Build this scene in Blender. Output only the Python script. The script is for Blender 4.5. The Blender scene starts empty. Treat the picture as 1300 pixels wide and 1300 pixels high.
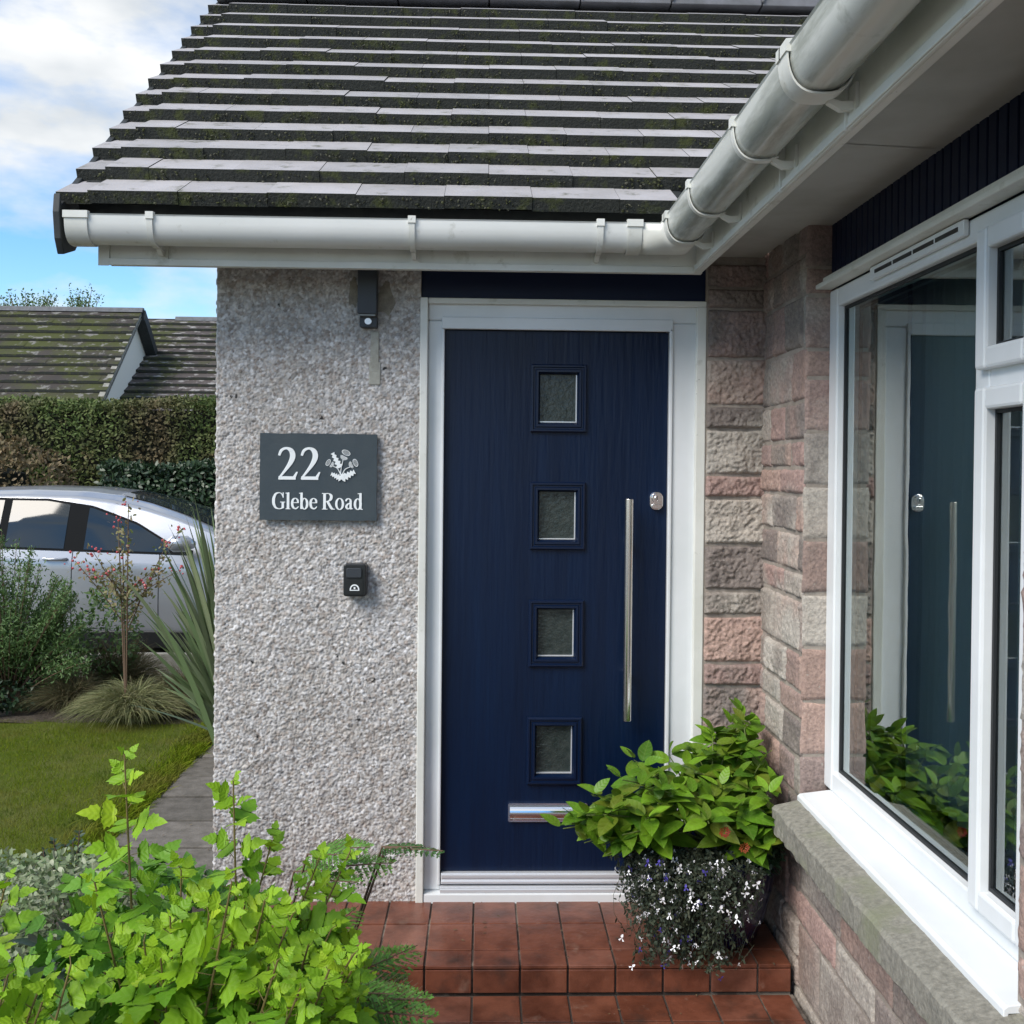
import bpy, bmesh, math, random
import numpy as np
from mathutils import Vector, Matrix
R = math.radians
random.seed(7)
rng = np.random.default_rng(11)
C = bpy.context.scene.collection
sc = bpy.context.scene

# ------------------------------------------------------------------ camera
EYE = 1.51                      # eye height above the doorstep; Y runs from the camera into the scene
yaw, pitch, roll = R(1.6), R(-0.6), 0.0095
f = Vector((math.sin(yaw)*math.cos(pitch), math.cos(yaw)*math.cos(pitch), math.sin(pitch)))
r0 = Vector((math.cos(yaw), -math.sin(yaw), 0)); u0 = r0.cross(f)
rr = r0*math.cos(roll) + u0*math.sin(roll); uu = -r0*math.sin(roll) + u0*math.cos(roll)
cam = bpy.data.cameras.new('camera'); co = bpy.data.objects.new('camera', cam); C.objects.link(co)
m = Matrix((rr, uu, -f)).transposed().to_4x4(); m.translation = (0, 0, EYE); co.matrix_world = m
cam.sensor_width = 36; cam.lens = 36.0; cam.shift_y = -40/1300; cam.clip_start = 0.05; cam.clip_end = 3000
sc.camera = co

# ------------------------------------------------------------------ world, sun, exposure
SUN_EL, SUN_AZ = R(42), R(230)          # azimuth clockwise from +Y: behind the camera, a little to the left
w = bpy.data.worlds.new("World"); sc.world = w; w.use_nodes = True
nt = w.node_tree; N = nt.nodes; L = nt.links
bg = N['Background']
sky = N.new('ShaderNodeTexSky'); sky.sky_type = 'NISHITA'; sky.sun_disc = False
sky.sun_elevation = SUN_EL; sky.sun_rotation = SUN_AZ; sky.air_density = 1.0; sky.dust_density = 0.0; sky.ozone_density = 3.0
tc = N.new('ShaderNodeTexCoord')
mp = N.new('ShaderNodeMapping'); mp.inputs['Scale'].default_value = (1.0, 1.0, 2.4); mp.inputs['Location'].default_value = (-4.717, 3.358, -0.33)
L.new(tc.outputs['Generated'], mp.inputs['Vector'])
no = N.new('ShaderNodeTexNoise'); no.inputs['Scale'].default_value = 3.3; no.inputs['Detail'].default_value = 7; no.inputs['Roughness'].default_value = .52
L.new(mp.outputs['Vector'], no.inputs['Vector'])
cr = N.new('ShaderNodeValToRGB'); cr.color_ramp.elements[0].position = .44; cr.color_ramp.elements[1].position = .58
L.new(no.outputs['Fac'], cr.inputs['Fac'])
no2 = N.new('ShaderNodeTexNoise'); no2.inputs['Scale'].default_value = 4.5; no2.inputs['Detail'].default_value = 5
L.new(mp.outputs['Vector'], no2.inputs['Vector'])
cr2 = N.new('ShaderNodeValToRGB'); cr2.color_ramp.elements[0].position = .35; cr2.color_ramp.elements[1].position = .62
cr2.color_ramp.elements[0].color = (2.9, 3.15, 3.4, 1); cr2.color_ramp.elements[1].color = (4.9, 4.95, 4.95, 1)
L.new(no2.outputs['Fac'], cr2.inputs['Fac'])
mx = N.new('ShaderNodeMix'); mx.data_type = 'RGBA'
hs = N.new('ShaderNodeHueSaturation'); hs.inputs['Saturation'].default_value = 1.25; L.new(sky.outputs['Color'], hs.inputs['Color'])
L.new(cr.outputs['Color'], mx.inputs['Factor']); L.new(hs.outputs['Color'], mx.inputs['A']); L.new(cr2.outputs['Color'], mx.inputs['B'])
L.new(mx.outputs['Result'], bg.inputs['Color']); bg.inputs['Strength'].default_value = 0.10
sl = bpy.data.lights.new('sun', 'SUN'); sl.energy = 1.95; sl.angle = R(32); sl.color = (1, .93, .84)
so = bpy.data.objects.new('sun', sl); C.objects.link(so)
sd = Vector((math.sin(SUN_AZ)*math.cos(SUN_EL), math.cos(SUN_AZ)*math.cos(SUN_EL), math.sin(SUN_EL)))
so.rotation_euler = sd.to_track_quat('Z', 'Y').to_euler()
sc.view_settings.view_transform = 'Standard'; sc.view_settings.look = 'None'; sc.view_settings.gamma = 1
sc.view_settings.exposure = 1.16

# ------------------------------------------------------------------ helpers
def at(px, py, Y):
    d = f + rr*((px-650)/1300) - uu*((py-610)/1300)
    t = Y/d.y
    return Vector((d.x*t, Y, d.z*t + EYE))

def tag(o, label=None, cat=None, group=None, kind=None):
    if label: o['label'] = label
    if cat: o['category'] = cat
    if group: o['group'] = group
    if kind: o['kind'] = kind
    return o
def empty(name, loc, label=None, cat=None, group=None):
    o = bpy.data.objects.new(name, None); C.objects.link(o); o.location = loc; o.empty_display_size = .1
    bpy.context.view_layer.update()
    return tag(o, label, cat, group)
def link(name, me, mats, parent=None, smooth=False, bevel=0):
    o = bpy.data.objects.new(name, me); C.objects.link(o)
    if not isinstance(mats, (list, tuple)): mats = [mats]
    for mm in mats: me.materials.append(mm)
    if smooth: me.polygons.foreach_set('use_smooth', [True]*len(me.polygons))
    if parent is not None:
        o.parent = parent; o.matrix_parent_inverse = Matrix.Translation(-wloc(parent))
    if bevel:
        b = o.modifiers.new('bevel', 'BEVEL'); b.width = bevel; b.segments = 2; b.limit_method = 'ANGLE'; b.angle_limit = R(40)
    return o
def wloc(o):
    v = Vector(o.location)
    p = o.parent
    if p is not None: v = wloc(p) + o.matrix_parent_inverse.translation + Vector(o.location)
    return v

class MB:
    """collects pieces in world coordinates, becomes one mesh object"""
    def __init__(s): s.v = []; s.f = []; s.mi = []
    def add(s, verts, faces, mi=0):
        b = len(s.v); s.v += [tuple(q) for q in verts]; s.f += [tuple(b+i for i in fc) for fc in faces]; s.mi += [mi]*len(faces)
    def box(s, x0, x1, y0, y1, z0, z1, mi=0):
        s.add([(x0,y0,z0),(x1,y0,z0),(x1,y1,z0),(x0,y1,z0),(x0,y0,z1),(x1,y0,z1),(x1,y1,z1),(x0,y1,z1)],
              [(0,3,2,1),(4,5,6,7),(0,1,5,4),(1,2,6,5),(2,3,7,6),(3,0,4,7)], mi)
    def prism(s, poly, a, b, fn, mi=0):
        """poly: 2D points (ccw), extruded between a and b; fn(u, v, t) -> point"""
        n = len(poly)
        s.add([fn(u, v, a) for u, v in poly] + [fn(u, v, b) for u, v in poly],
              [tuple(range(n))[::-1], tuple(range(n, 2*n))] + [(i, (i+1) % n, n+(i+1) % n, n+i) for i in range(n)], mi)
    def tube(s, pts, rad, n=10, mi=0, cap=True):
        pts = [Vector(p) for p in pts]; rings = []
        rad = rad if isinstance(rad, (list, tuple)) else [rad]*len(pts)
        prev = None
        for i, p in enumerate(pts):
            t = (pts[min(i+1, len(pts)-1)] - pts[max(i-1, 0)]).normalized()
            if prev is None: a = t.orthogonal().normalized()
            else: a = (prev - t*prev.dot(t)).normalized()
            prev = a; b = t.cross(a)
            rings.append([p + (a*math.cos(q*2*math.pi/n) + b*math.sin(q*2*math.pi/n))*rad[i] for q in range(n)])
        vs = [v for r_ in rings for v in r_]
        fs = [(i*n+q, i*n+(q+1) % n, (i+1)*n+(q+1) % n, (i+1)*n+q) for i in range(len(pts)-1) for q in range(n)]
        if cap: fs += [tuple(range(n))[::-1], tuple((len(pts)-1)*n+q for q in range(n))]
        s.add(vs, fs, mi)
    def lathe(s, cx, cy, prof, n=40, mi=0):
        vs = [(cx+r_*math.cos(2*math.pi*q/n), cy+r_*math.sin(2*math.pi*q/n), z) for r_, z in prof for q in range(n)]
        fs = [(i*n+q, i*n+(q+1) % n, (i+1)*n+(q+1) % n, (i+1)*n+q) for i in range(len(prof)-1) for q in range(n)]
        s.add(vs, fs, mi)
    def build(s, name, mats, parent=None, smooth=False, bevel=0, fix=True):
        me = bpy.data.meshes.new(name); me.from_pydata(s.v, [], s.f)
        me.polygons.foreach_set('material_index', s.mi)
        if fix:
            bm = bmesh.new(); bm.from_mesh(me); bmesh.ops.recalc_face_normals(bm, faces=bm.faces); bm.to_mesh(me); bm.free()
        me.update()
        return link(name, me, mats, parent, smooth, bevel)

def big_mesh(name, V, F, mats, parent=None, smooth=False, col=None, mi=None):
    """V (n,3) array, F (m,k) array"""
    me = bpy.data.meshes.new(name); k = F.shape[1]
    me.vertices.add(len(V)); me.vertices.foreach_set('co', np.asarray(V, np.float32).ravel())
    me.loops.add(F.size); me.loops.foreach_set('vertex_index', F.astype(np.int32).ravel())
    me.polygons.add(len(F)); me.polygons.foreach_set('loop_start', np.arange(0, F.size, k, dtype=np.int32))
    if mi is not None: me.polygons.foreach_set('material_index', mi.astype(np.int32))
    me.update(calc_edges=True); me.validate()
    if col is not None:
        a = me.color_attributes.new('Col', 'FLOAT_COLOR', 'POINT')
        a.data.foreach_set('color', np.c_[col, np.ones(len(col))].astype(np.float32).ravel())
    return link(name, me, mats, parent, smooth)

def instances(tv, tf, pos, X, Y_, Z_, scale):
    """template verts tv (a,3) placed n times with axes X,Y,Z (n,3) and scale (n,) -> V, F"""
    a = len(tv); n = len(pos)
    sc_ = scale[:, None, None] if scale.ndim == 1 else scale[:, None, :]
    t = tv[None]*sc_
    V = pos[:, None] + t[..., 0:1]*X[:, None] + t[..., 1:2]*Y_[:, None] + t[..., 2:3]*Z_[:, None]
    F = tf[None] + (np.arange(n)*a)[:, None, None]
    return V.reshape(-1, 3), F.reshape(-1, tf.shape[1])
def norm(a): return a/np.maximum(np.linalg.norm(a, axis=-1, keepdims=True), 1e-9)
def frames(d, up):
    """d: leaf axis (n,3); up: wished normal -> X (side), Y (axis), Z (normal)"""
    Y_ = norm(d); Xs = norm(np.cross(Y_, up)); Z_ = np.cross(Xs, Y_)
    return Xs, Y_, Z_

def hsh(ix, iy, iz, s=0):
    h = (ix*374761393 + iy*668265263 + iz*2147483647 + s*974634777) & 0xffffffff
    h = ((h ^ (h >> 13))*1274126177) & 0xffffffff
    return ((h ^ (h >> 16)) & 0xffffff)/float(0xffffff)
def vnoise(x, y, z=0.0, s=0):
    x, y, z = np.broadcast_arrays(np.asarray(x, float), np.asarray(y, float), np.asarray(z, float))
    ix, iy, iz = np.floor(x).astype(np.int64), np.floor(y).astype(np.int64), np.floor(z).astype(np.int64)
    fx, fy, fz = x-ix, y-iy, z-iz
    fx, fy, fz = [q*q*(3-2*q) for q in (fx, fy, fz)]
    o = 0
    for a in (0, 1):
        for b in (0, 1):
            for c in (0, 1):
                o = o + hsh(ix+a, iy+b, iz+c, s)*(fx if a else 1-fx)*(fy if b else 1-fy)*(fz if c else 1-fz)
    return o*2-1
def fbm(x, y, z=0.0, oct=4, s=0):
    o = 0; a = 1
    for i in range(oct): o = o + a*vnoise(x*2**i, y*2**i, np.asarray(z)*2**i, s+i); a *= .5
    return o

# ------------------------------------------------------------------ materials
def mat(name, col=(.5,.5,.5), rough=.6, metal=0, spec=.5, var=None, vscale=5, bump=0, bscale=40, stretch=None, attr=None,
        island=None, trans=0, coat=0, detail=4, vpos=(.35,.65), moss=None, emis=None):
    mm = bpy.data.materials.new(name); mm.use_nodes = True
    nt = mm.node_tree; N = nt.nodes; L = nt.links; p = N['Principled BSDF']
    p.inputs['Base Color'].default_value = (*col, 1); p.inputs['Roughness'].default_value = rough
    p.inputs['Metallic'].default_value = metal; p.inputs['Specular IOR Level'].default_value = spec
    p.inputs['Coat Weight'].default_value = coat
    tc = N.new('ShaderNodeTexCoord'); vec = tc.outputs['Object']
    if stretch:
        mp = N.new('ShaderNodeMapping'); mp.inputs['Scale'].default_value = stretch
        L.new(vec, mp.inputs['Vector']); vec = mp.outputs['Vector']
    cur = None
    if attr:
        a = N.new('ShaderNodeAttribute'); a.attribute_name = 'Col'; cur = a.outputs['Color']
    if island:
        g = N.new('ShaderNodeNewGeometry'); rp = N.new('ShaderNodeValToRGB')
        el = rp.color_ramp.elements
        while len(el) < len(island): el.new(.5)
        for i, c in enumerate(island): el[i].position = i/(len(island)-1); el[i].color = (*c, 1)
        L.new(g.outputs['Random Per Island'], rp.inputs['Fac']); cur = rp.outputs['Color']
    def noisefac(scale, lo, hi, det=detail, v=vec):
        n_ = N.new('ShaderNodeTexNoise'); n_.inputs['Scale'].default_value = scale; n_.inputs['Detail'].default_value = det
        n_.inputs['Roughness'].default_value = .62
        L.new(v, n_.inputs['Vector'])
        q = N.new('ShaderNodeMapRange'); q.inputs['From Min'].default_value = lo; q.inputs['From Max'].default_value = hi
        L.new(n_.outputs['Fac'], q.inputs['Value']); return q.outputs['Result']
    if var:
        mx = N.new('ShaderNodeMix'); mx.data_type = 'RGBA'; L.new(noisefac(vscale, *vpos), mx.inputs['Factor'])
        if cur is not None and attr:
            mx.blend_type = 'MULTIPLY'; L.new(cur, mx.inputs['A']); mx.inputs['B'].default_value = (*var, 1)
        elif cur is not None:
            mx.blend_type = 'MULTIPLY'; L.new(cur, mx.inputs['A']); mx.inputs['B'].default_value = (*var, 1)
        else:
            mx.inputs['A'].default_value = (*col, 1); mx.inputs['B'].default_value = (*var, 1)
        cur = mx.outputs['Result']
    if moss:                                  # (colour, scale, lo, hi)
        for mc, ms, lo, hi in moss:
            mx = N.new('ShaderNodeMix'); mx.data_type = 'RGBA'; L.new(noisefac(ms, lo, hi, 6, tc.outputs['Object']), mx.inputs['Factor'])
            if cur is None: mx.inputs['A'].default_value = (*col, 1)
            else: L.new(cur, mx.inputs['A'])
            mx.inputs['B'].default_value = (*mc, 1); cur = mx.outputs['Result']
    if cur is not None: L.new(cur, p.inputs['Base Color'])
    if bump:
        n_ = N.new('ShaderNodeTexNoise'); n_.inputs['Scale'].default_value = bscale; n_.inputs['Detail'].default_value = 5
        L.new(vec, n_.inputs['Vector'])
        b = N.new('ShaderNodeBump'); b.inputs['Distance'].default_value = bump; b.inputs['Strength'].default_value = 1
        L.new(n_.outputs['Fac'], b.inputs['Height']); L.new(b.outputs['Normal'], p.inputs['Normal'])
    if trans:
        t = N.new('ShaderNodeBsdfTranslucent'); ms_ = N.new('ShaderNodeMixShader'); ms_.inputs[0].default_value = trans
        if cur is not None: L.new(cur, t.inputs['Color'])
        else: t.inputs['Color'].default_value = (*col, 1)
        out = N['Material Output']; L.new(p.outputs[0], ms_.inputs[1]); L.new(t.outputs[0], ms_.inputs[2]); L.new(ms_.outputs[0], out.inputs['Surface'])
    return mm

M = {}
M['upvc'] = mat('white_upvc', (.74,.765,.785), .32, var=(.66,.69,.70), vscale=3, spec=.5)
M['upvc_dirty'] = mat('weathered_upvc', (.74,.75,.71), .42, var=(.60,.61,.56), vscale=2.5, detail=7, moss=[((.36,.36,.29), 12, .60, .80), ((.22,.22,.17), 45, .68, .78)])
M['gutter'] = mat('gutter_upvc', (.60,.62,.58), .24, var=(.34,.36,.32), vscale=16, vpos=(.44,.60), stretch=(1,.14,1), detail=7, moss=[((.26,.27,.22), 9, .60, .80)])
M['gutter_front'] = mat('front_gutter_upvc', (.76,.77,.75), .36, var=(.64,.66,.63), vscale=4, stretch=(.25,1,1), detail=7, moss=[((.34,.34,.28), 14, .62, .80)])
M['navy'] = mat('navy_door', (.0003,.0062,.0260), .40, spec=.30, var=(.0004,.0090,.036), vscale=3, bump=.0022, bscale=17, stretch=(3.6,3.6,.30))
M['navy_mould'] = mat('navy_moulding', (.0004,.0068,.0290), .35, spec=.4)
M['navy_clad'] = mat('navy_cladding', (.0018,.0085,.036), .5, spec=.3, bump=.0005, bscale=60)
M['chrome'] = mat('chrome', (.88,.89,.90), .10, 1)
M['steel'] = mat('brushed_steel', (.86,.86,.83), .16, 1)
M['alu'] = mat('aluminium', (.74,.76,.79), .35, .5)
M['rubber'] = mat('black_gasket', (.012,.014,.016), .6)
M['black'] = mat('black_plastic', (.012,.013,.014), .35)
M['lamp'] = mat('charcoal_metal', (.028,.034,.042), .5)
M['slate'] = mat('slate', (.030,.046,.058), .55, var=(.040,.056,.066), vscale=12, bump=.0006, bscale=60)
M['ink'] = mat('white_lettering', (.78,.82,.83), .6)
M['render'] = mat('pebble_dash', (.5,.48,.46), .8, attr=True, var=(.86,.85,.83), vscale=2.2, bump=.0010, bscale=260, moss=[((.30,.27,.22), 3.5, .60, .9), ((.10,.09,.07), 30, .72, .80)])
M['render_side'] = mat('pebble_dash_side', (.42,.40,.38), .85, var=(.25,.23,.21), vscale=90, bump=.006, bscale=90)
M['stone'] = mat('rock_faced_stone', (.3,.25,.22), .88, attr=True, var=(.60,.60,.61), vscale=85, bump=.0036, bscale=110, detail=8,
                 moss=[((.40,.38,.34), 60, .64, .76), ((.07,.06,.055), 70, .66, .80)])
M['mortar'] = mat('mortar', (.33,.29,.25), .9, var=(.23,.20,.17), vscale=14, bump=.003, bscale=80)
M['stone_sill'] = mat('granite_sill', (.27,.26,.22), .85, var=(.16,.155,.13), vscale=70, bump=.0025, bscale=120, detail=7, moss=[((.19,.20,.13), 6, .52, .75)])
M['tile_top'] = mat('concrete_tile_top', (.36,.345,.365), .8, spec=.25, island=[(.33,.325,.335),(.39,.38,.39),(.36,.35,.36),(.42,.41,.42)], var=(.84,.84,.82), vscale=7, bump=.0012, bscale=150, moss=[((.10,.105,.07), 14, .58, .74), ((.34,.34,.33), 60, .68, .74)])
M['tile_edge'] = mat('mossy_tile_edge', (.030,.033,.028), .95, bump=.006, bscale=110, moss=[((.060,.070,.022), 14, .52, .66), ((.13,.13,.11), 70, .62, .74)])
M['ridge'] = mat('ridge_tile', (.15,.155,.17), .8, var=(.10,.105,.11), vscale=9)
M['quarry'] = mat('red_quarry_tile', (.28,.10,.07), .30, island=[(.145,.048,.026),(.205,.074,.042),(.165,.055,.031),(.225,.090,.058)], var=(.50,.45,.42), vscale=9, bump=.0012, bscale=50, detail=7, vpos=(.42,.66), moss=[((.30,.20,.15), 11, .60, .86), ((.055,.030,.022), 5, .56, .72), ((.34,.28,.24), 48, .70, .78)])
M['grout'] = mat('tile_grout', (.055,.042,.034), .95, moss=[((.20,.17,.14), 4, .54, .62)])
M['soffit'] = mat('soffit_board', (.52,.52,.50), .6, var=(.40,.40,.37), vscale=3)
M['dark'] = mat('black_bargeboard', (.016,.02,.022), .6, var=(.03,.035,.035), vscale=20)
M['paving'] = mat('grey_paving_slab', (.16,.145,.125), .9, island=[(.12,.11,.095),(.18,.165,.145),(.15,.135,.12)], var=(.6,.6,.58), vscale=14, bump=.003, bscale=70)
M['soil'] = mat('soil', (.045,.034,.024), .95, var=(.075,.06,.042), vscale=22, bump=.02, bscale=30)
M['ground'] = mat('ground_gravel', (.16,.15,.135), .95, var=(.09,.085,.078), vscale=40, bump=.006, bscale=60)
M['lawn'] = mat('lawn_soil', (.07,.10,.012), .95, spec=.1, var=(.11,.12,.035), vscale=2.2, bump=.01, bscale=60)
M['kerb'] = mat('edging_concrete', (.30,.29,.26), .9, var=(.2,.2,.17), vscale=12)
M['pot'] = mat('navy_glazed_pot', (.004,.008,.04), .16, coat=.6)
M['room'] = mat('room_wall', (.20,.21,.20), .8)
M['net'] = mat('net_curtain', (.55,.62,.61), .9, trans=.35)
M['blind'] = mat('white_blind', (.62,.64,.64), .8, trans=.2)

def obscured():
    mm = mat('obscured_glass', (.020,.030,.029), .20, spec=.5, var=(.038,.048,.045), vscale=40, bump=.0025, bscale=70, detail=6)
    return mm
M['obsc'] = obscured()
def window_glass():
    mm = bpy.data.materials.new('double_glazing'); mm.use_nodes = True; nt = mm.node_tree; N = nt.nodes; L = nt.links
    N.remove(N['Principled BSDF']); out = N['Material Output']
    tr = N.new('ShaderNodeBsdfTransparent'); tr.inputs[0].default_value = (.88,.93,.92,1)
    gl = N.new('ShaderNodeBsdfGlossy'); gl.inputs['Roughness'].default_value = .0; gl.inputs['Color'].default_value = (.93,1,.99,1)
    fr = N.new('ShaderNodeFresnel'); fr.inputs['IOR'].default_value = 1.5
    mu = N.new('ShaderNodeMath'); mu.operation = 'MULTIPLY'; mu.inputs[1].default_value = 2.7; mu.use_clamp = True
    n_ = N.new('ShaderNodeTexNoise'); n_.inputs['Scale'].default_value = 5; tc = N.new('ShaderNodeTexCoord'); L.new(tc.outputs['Object'], n_.inputs['Vector'])
    b = N.new('ShaderNodeBump'); b.inputs['Distance'].default_value = .00025; L.new(n_.outputs['Fac'], b.inputs['Height']); L.new(b.outputs['Normal'], gl.inputs['Normal'])
    ms = N.new('ShaderNodeMixShader'); L.new(fr.outputs[0], mu.inputs[0]); L.new(mu.outputs[0], ms.inputs[0])
    L.new(tr.outputs[0], ms.inputs[1]); L.new(gl.outputs[0], ms.inputs[2]); L.new(ms.outputs[0], out.inputs['Surface'])
    return mm
M['glass'] = window_glass()

# leaf materials
def veins(mm, freq=5.5, slope=.75, amount=.35, tooth=True):
    """midrib and side veins in leaf coordinates (Col = side, along)"""
    nt = mm.node_tree; N = nt.nodes; L = nt.links; p = N['Principled BSDF']
    a = N.new('ShaderNodeAttribute'); a.attribute_name = 'Col'; sx = N.new('ShaderNodeSeparateColor'); L.new(a.outputs['Color'], sx.inputs[0])
    def mth(op, *ins):
        q = N.new('ShaderNodeMath'); q.operation = op
        for i, v in enumerate(ins):
            if isinstance(v, (int, float)): q.inputs[i].default_value = v
            else: L.new(v, q.inputs[i])
        return q.outputs[0]
    x, y = sx.outputs['Red'], sx.outputs['Green']
    t = mth('FRACT', mth('MULTIPLY', mth('SUBTRACT', y, mth('MULTIPLY', x, slope)), freq))
    side = mth('LESS_THAN', mth('ABSOLUTE', mth('SUBTRACT', t, .5)), .07)
    mid = mth('LESS_THAN', x, .012)
    v = mth('MAXIMUM', mth('MULTIPLY', side, .7), mid)
    puff = mth('ABSOLUTE', mth('SUBTRACT', t, .5))
    b = N.new('ShaderNodeBump'); b.inputs['Strength'].default_value = .5; b.inputs['Distance'].default_value = .002; L.new(puff, b.inputs['Height']); L.new(b.outputs['Normal'], p.inputs['Normal'])
    lk = p.inputs['Base Color'].links[0].from_socket
    mx = N.new('ShaderNodeMix'); mx.data_type = 'RGBA'; L.new(mth('MULTIPLY', v, amount), mx.inputs['Factor']); L.new(lk, mx.inputs['A']); mx.inputs['B'].default_value = (.55,.62,.20,1)
    L.new(mx.outputs['Result'], p.inputs['Base Color']); return mm
M['nine'] = mat('golden_leaf', rough=.5, spec=.35, island=[(.20,.40,.016),(.28,.49,.018),(.35,.56,.020),(.24,.44,.016),(.32,.54,.018),(.41,.56,.024)], trans=.35, var=(.8,.85,.8), vscale=30)
M['nine_low'] = mat('green_leaf_inner', rough=.5, spec=.35, island=[(.06,.17,.02),(.10,.25,.022),(.15,.33,.025)], trans=.3)
M['twig'] = mat('twig', (.12,.075,.045), .8)
M['greenstem'] = mat('green_stem', (.12,.16,.04), .7)
M['hyd'] = mat('hydrangea_leaf', rough=.45, spec=.4, island=[(.06,.16,.014),(.12,.28,.016),(.15,.20,.02),(.10,.23,.016),(.17,.35,.02),(.21,.40,.025)], trans=.25, var=(.75,.7,.6), vscale=25)
M['lob'] = mat('lobelia_leaf', rough=.7, island=[(.018,.030,.018),(.03,.045,.025),(.045,.05,.025)])
M['petal_w'] = mat('white_petal', (.85,.85,.88), .6)
M['petal_b'] = mat('violet_petal', (.09,.07,.42), .6)
M['red'] = mat('red_petal', (.30,.012,.01), .6, trans=.2)
M['orange'] = mat('orange_petal', (.32,.06,.015), .6)
M['conifer'] = mat('conifer_leaf', rough=.6, island=[(.07,.20,.025),(.12,.29,.035),(.10,.25,.03)], trans=.2)
M['conifer_d'] = mat('dark_conifer_leaf', rough=.6, island=[(.035,.10,.025),(.055,.15,.03)], trans=.15)
M['varieg'] = mat('variegated_leaf', rough=.5, island=[(.12,.19,.07),(.24,.30,.16),(.36,.39,.26),(.09,.16,.05)], trans=.2)
M['sedge'] = mat('sedge_blade', rough=.7, island=[(.17,.19,.07),(.25,.25,.11),(.13,.16,.06),(.30,.27,.15)], trans=.2)
M['brown_grass'] = mat('brown_grass', rough=.8, island=[(.12,.10,.05),(.09,.10,.04),(.17,.13,.07)], trans=.2)
M['sword'] = mat('sword_leaf', rough=.4, spec=.4, island=[(.07,.11,.045),(.11,.16,.07),(.20,.23,.13)], trans=.1)
M['grass'] = mat('lawn_grass', rough=.9, spec=.08, island=[(.09,.155,.008),(.135,.20,.010),(.18,.21,.016),(.11,.175,.008)], trans=.25, moss=[((.20,.17,.05), 1.6, .48, .66), ((.055,.10,.008), 3.1, .54, .68)])
M['hedge'] = mat('hedge_leaf', rough=.65, spec=.3, island=[(.05,.085,.020),(.08,.125,.028),(.125,.165,.045),(.07,.10,.028)], trans=.12, moss=[((.11,.085,.042), .9, .45, .65), ((.17,.12,.065), 3, .58, .7)])
M['hedge_b'] = mat('brown_hedge_leaf', rough=.7, island=[(.20,.145,.075),(.15,.125,.06),(.25,.18,.10)], trans=.12)
M['dark_green'] = mat('dark_green_leaf', rough=.45, island=[(.015,.038,.016),(.03,.06,.022)])
M['shrubg'] = mat('feathery_green', rough=.6, island=[(.07,.14,.04),(.11,.19,.05),(.05,.11,.03)], trans=.2)
M['under'] = mat('dark_fill', (.008,.010,.005), 1)  # near-black fill for the light-blocking cores and hidden backing

# ================================================================== THE GROUND
GZ = -.22
def sheet(name, x0, x1, y0, y1, z, m_, n=1, kind='structure', amp=0, fr_=1.0, sd_=0):
    xs = np.linspace(x0, x1, n+1); ys = np.linspace(y0, y1, n+1); gx, gy = np.meshgrid(xs, ys)
    gz = np.full_like(gx, z) + (amp*fbm(gx*fr_, gy*fr_, 0, 4, sd_) if amp else 0)
    V = np.c_[gx.ravel(), gy.ravel(), gz.ravel()]
    i = np.arange(n)[None] + np.arange(n)[:, None]*(n+1); i = i.ravel()
    F = np.c_[i, i+1, i+n+2, i+n+1]
    o = big_mesh(name, V, F, m_, smooth=True); return tag(o, kind=kind)
sheet('ground', -1500, 1500, -1500, 1500, GZ-.012, M['ground'])
sheet('lawn', -14, -1.70, 3.9, 6.95, GZ, M['lawn'], 60, amp=.008, fr_=2)
sheet('flower_bed', -14, -1.0, 6.9, 8.45, GZ+.0, M['soil'], 60, amp=.03, fr_=4, sd_=3)
sheet('garden_border', -6, -.34, .6, 3.98, GZ+.03, M['soil'], 60, amp=.03, fr_=4, sd_=5)
# slab path down the side of the house
mb = MB(); y = 3.2; k = 0
while y < 8.3:
    d = .36
    mb.box(-1.655+random.uniform(-.03,.03), -.99, y+.014, y+d-.014, GZ-.01, GZ+.012+random.uniform(-.003,.004)); y += d
tag(mb.build('path', M['paving'], bevel=.004), kind='structure')
# concrete edging strip beyond the bed
e = empty('garden_edging', (-7, 8.5, GZ), 'low grey concrete edging between flower bed and parked car', 'edging')
mb = MB()
for i in range(14): mb.box(-14+i*.92, -14+i*.92+.91, 8.46, 8.53, GZ-.05, GZ+.19+random.uniform(-.006,.006))
mb.build('edging_slab', M['kerb'], e, bevel=.006)

# ================================================================== TILED DOORSTEP
def tiles(mb, xs, ys, z, t=.012, g=.003, nose=False):
    for i in range(len(xs)-1):
        for j in range(len(ys)-1):
            dz = random.uniform(-.0012, .0012)
            mb.box(xs[i]+g, xs[i+1]-g, ys[j]+g, ys[j+1]-g, z-t, z+dz)
step = empty('tiled_doorstep', (.2, 3.34, 0), 'red quarry tiled doorstep below the navy door', 'doorstep')
XR = .965
xs = [-.02-.146*k for k in range(5, 0, -1)] + [-.02+.146*k for k in range(7)] + [XR-.004]
mb = MB(); tiles(mb, xs, [3.100, 3.205, 3.39, 3.575], 0)
mb.build('tread', M['quarry'], step, bevel=.0025)
mb = MB()
for i in range(len(xs)-1): mb.box(xs[i]+.003, xs[i+1]-.003, 3.104, 3.116, -.086, -.0145)
mb.build('riser', M['quarry'], step, bevel=.0025)
mb = MB(); mb.box(xs[0]+.004, XR-.006, 3.112, 3.60, -.3, -.005); mb.build('bed', M['grout'], step)
low = empty('tiled_landing', (.3, 2.4, -.09), 'lower red quarry tiled landing in front of the doorstep', 'landing')
xl = [-.312] + [-.166+.146*k for k in range(8)] + [XR-.01]
mb = MB(); tiles(mb, xl, [1.45, 1.60, 1.75, 1.90, 2.05, 2.20, 2.35, 2.50, 2.65, 2.80, 2.95, 3.10], -.09)
mb.build('tread', M['quarry'], low, bevel=.0025)
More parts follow.
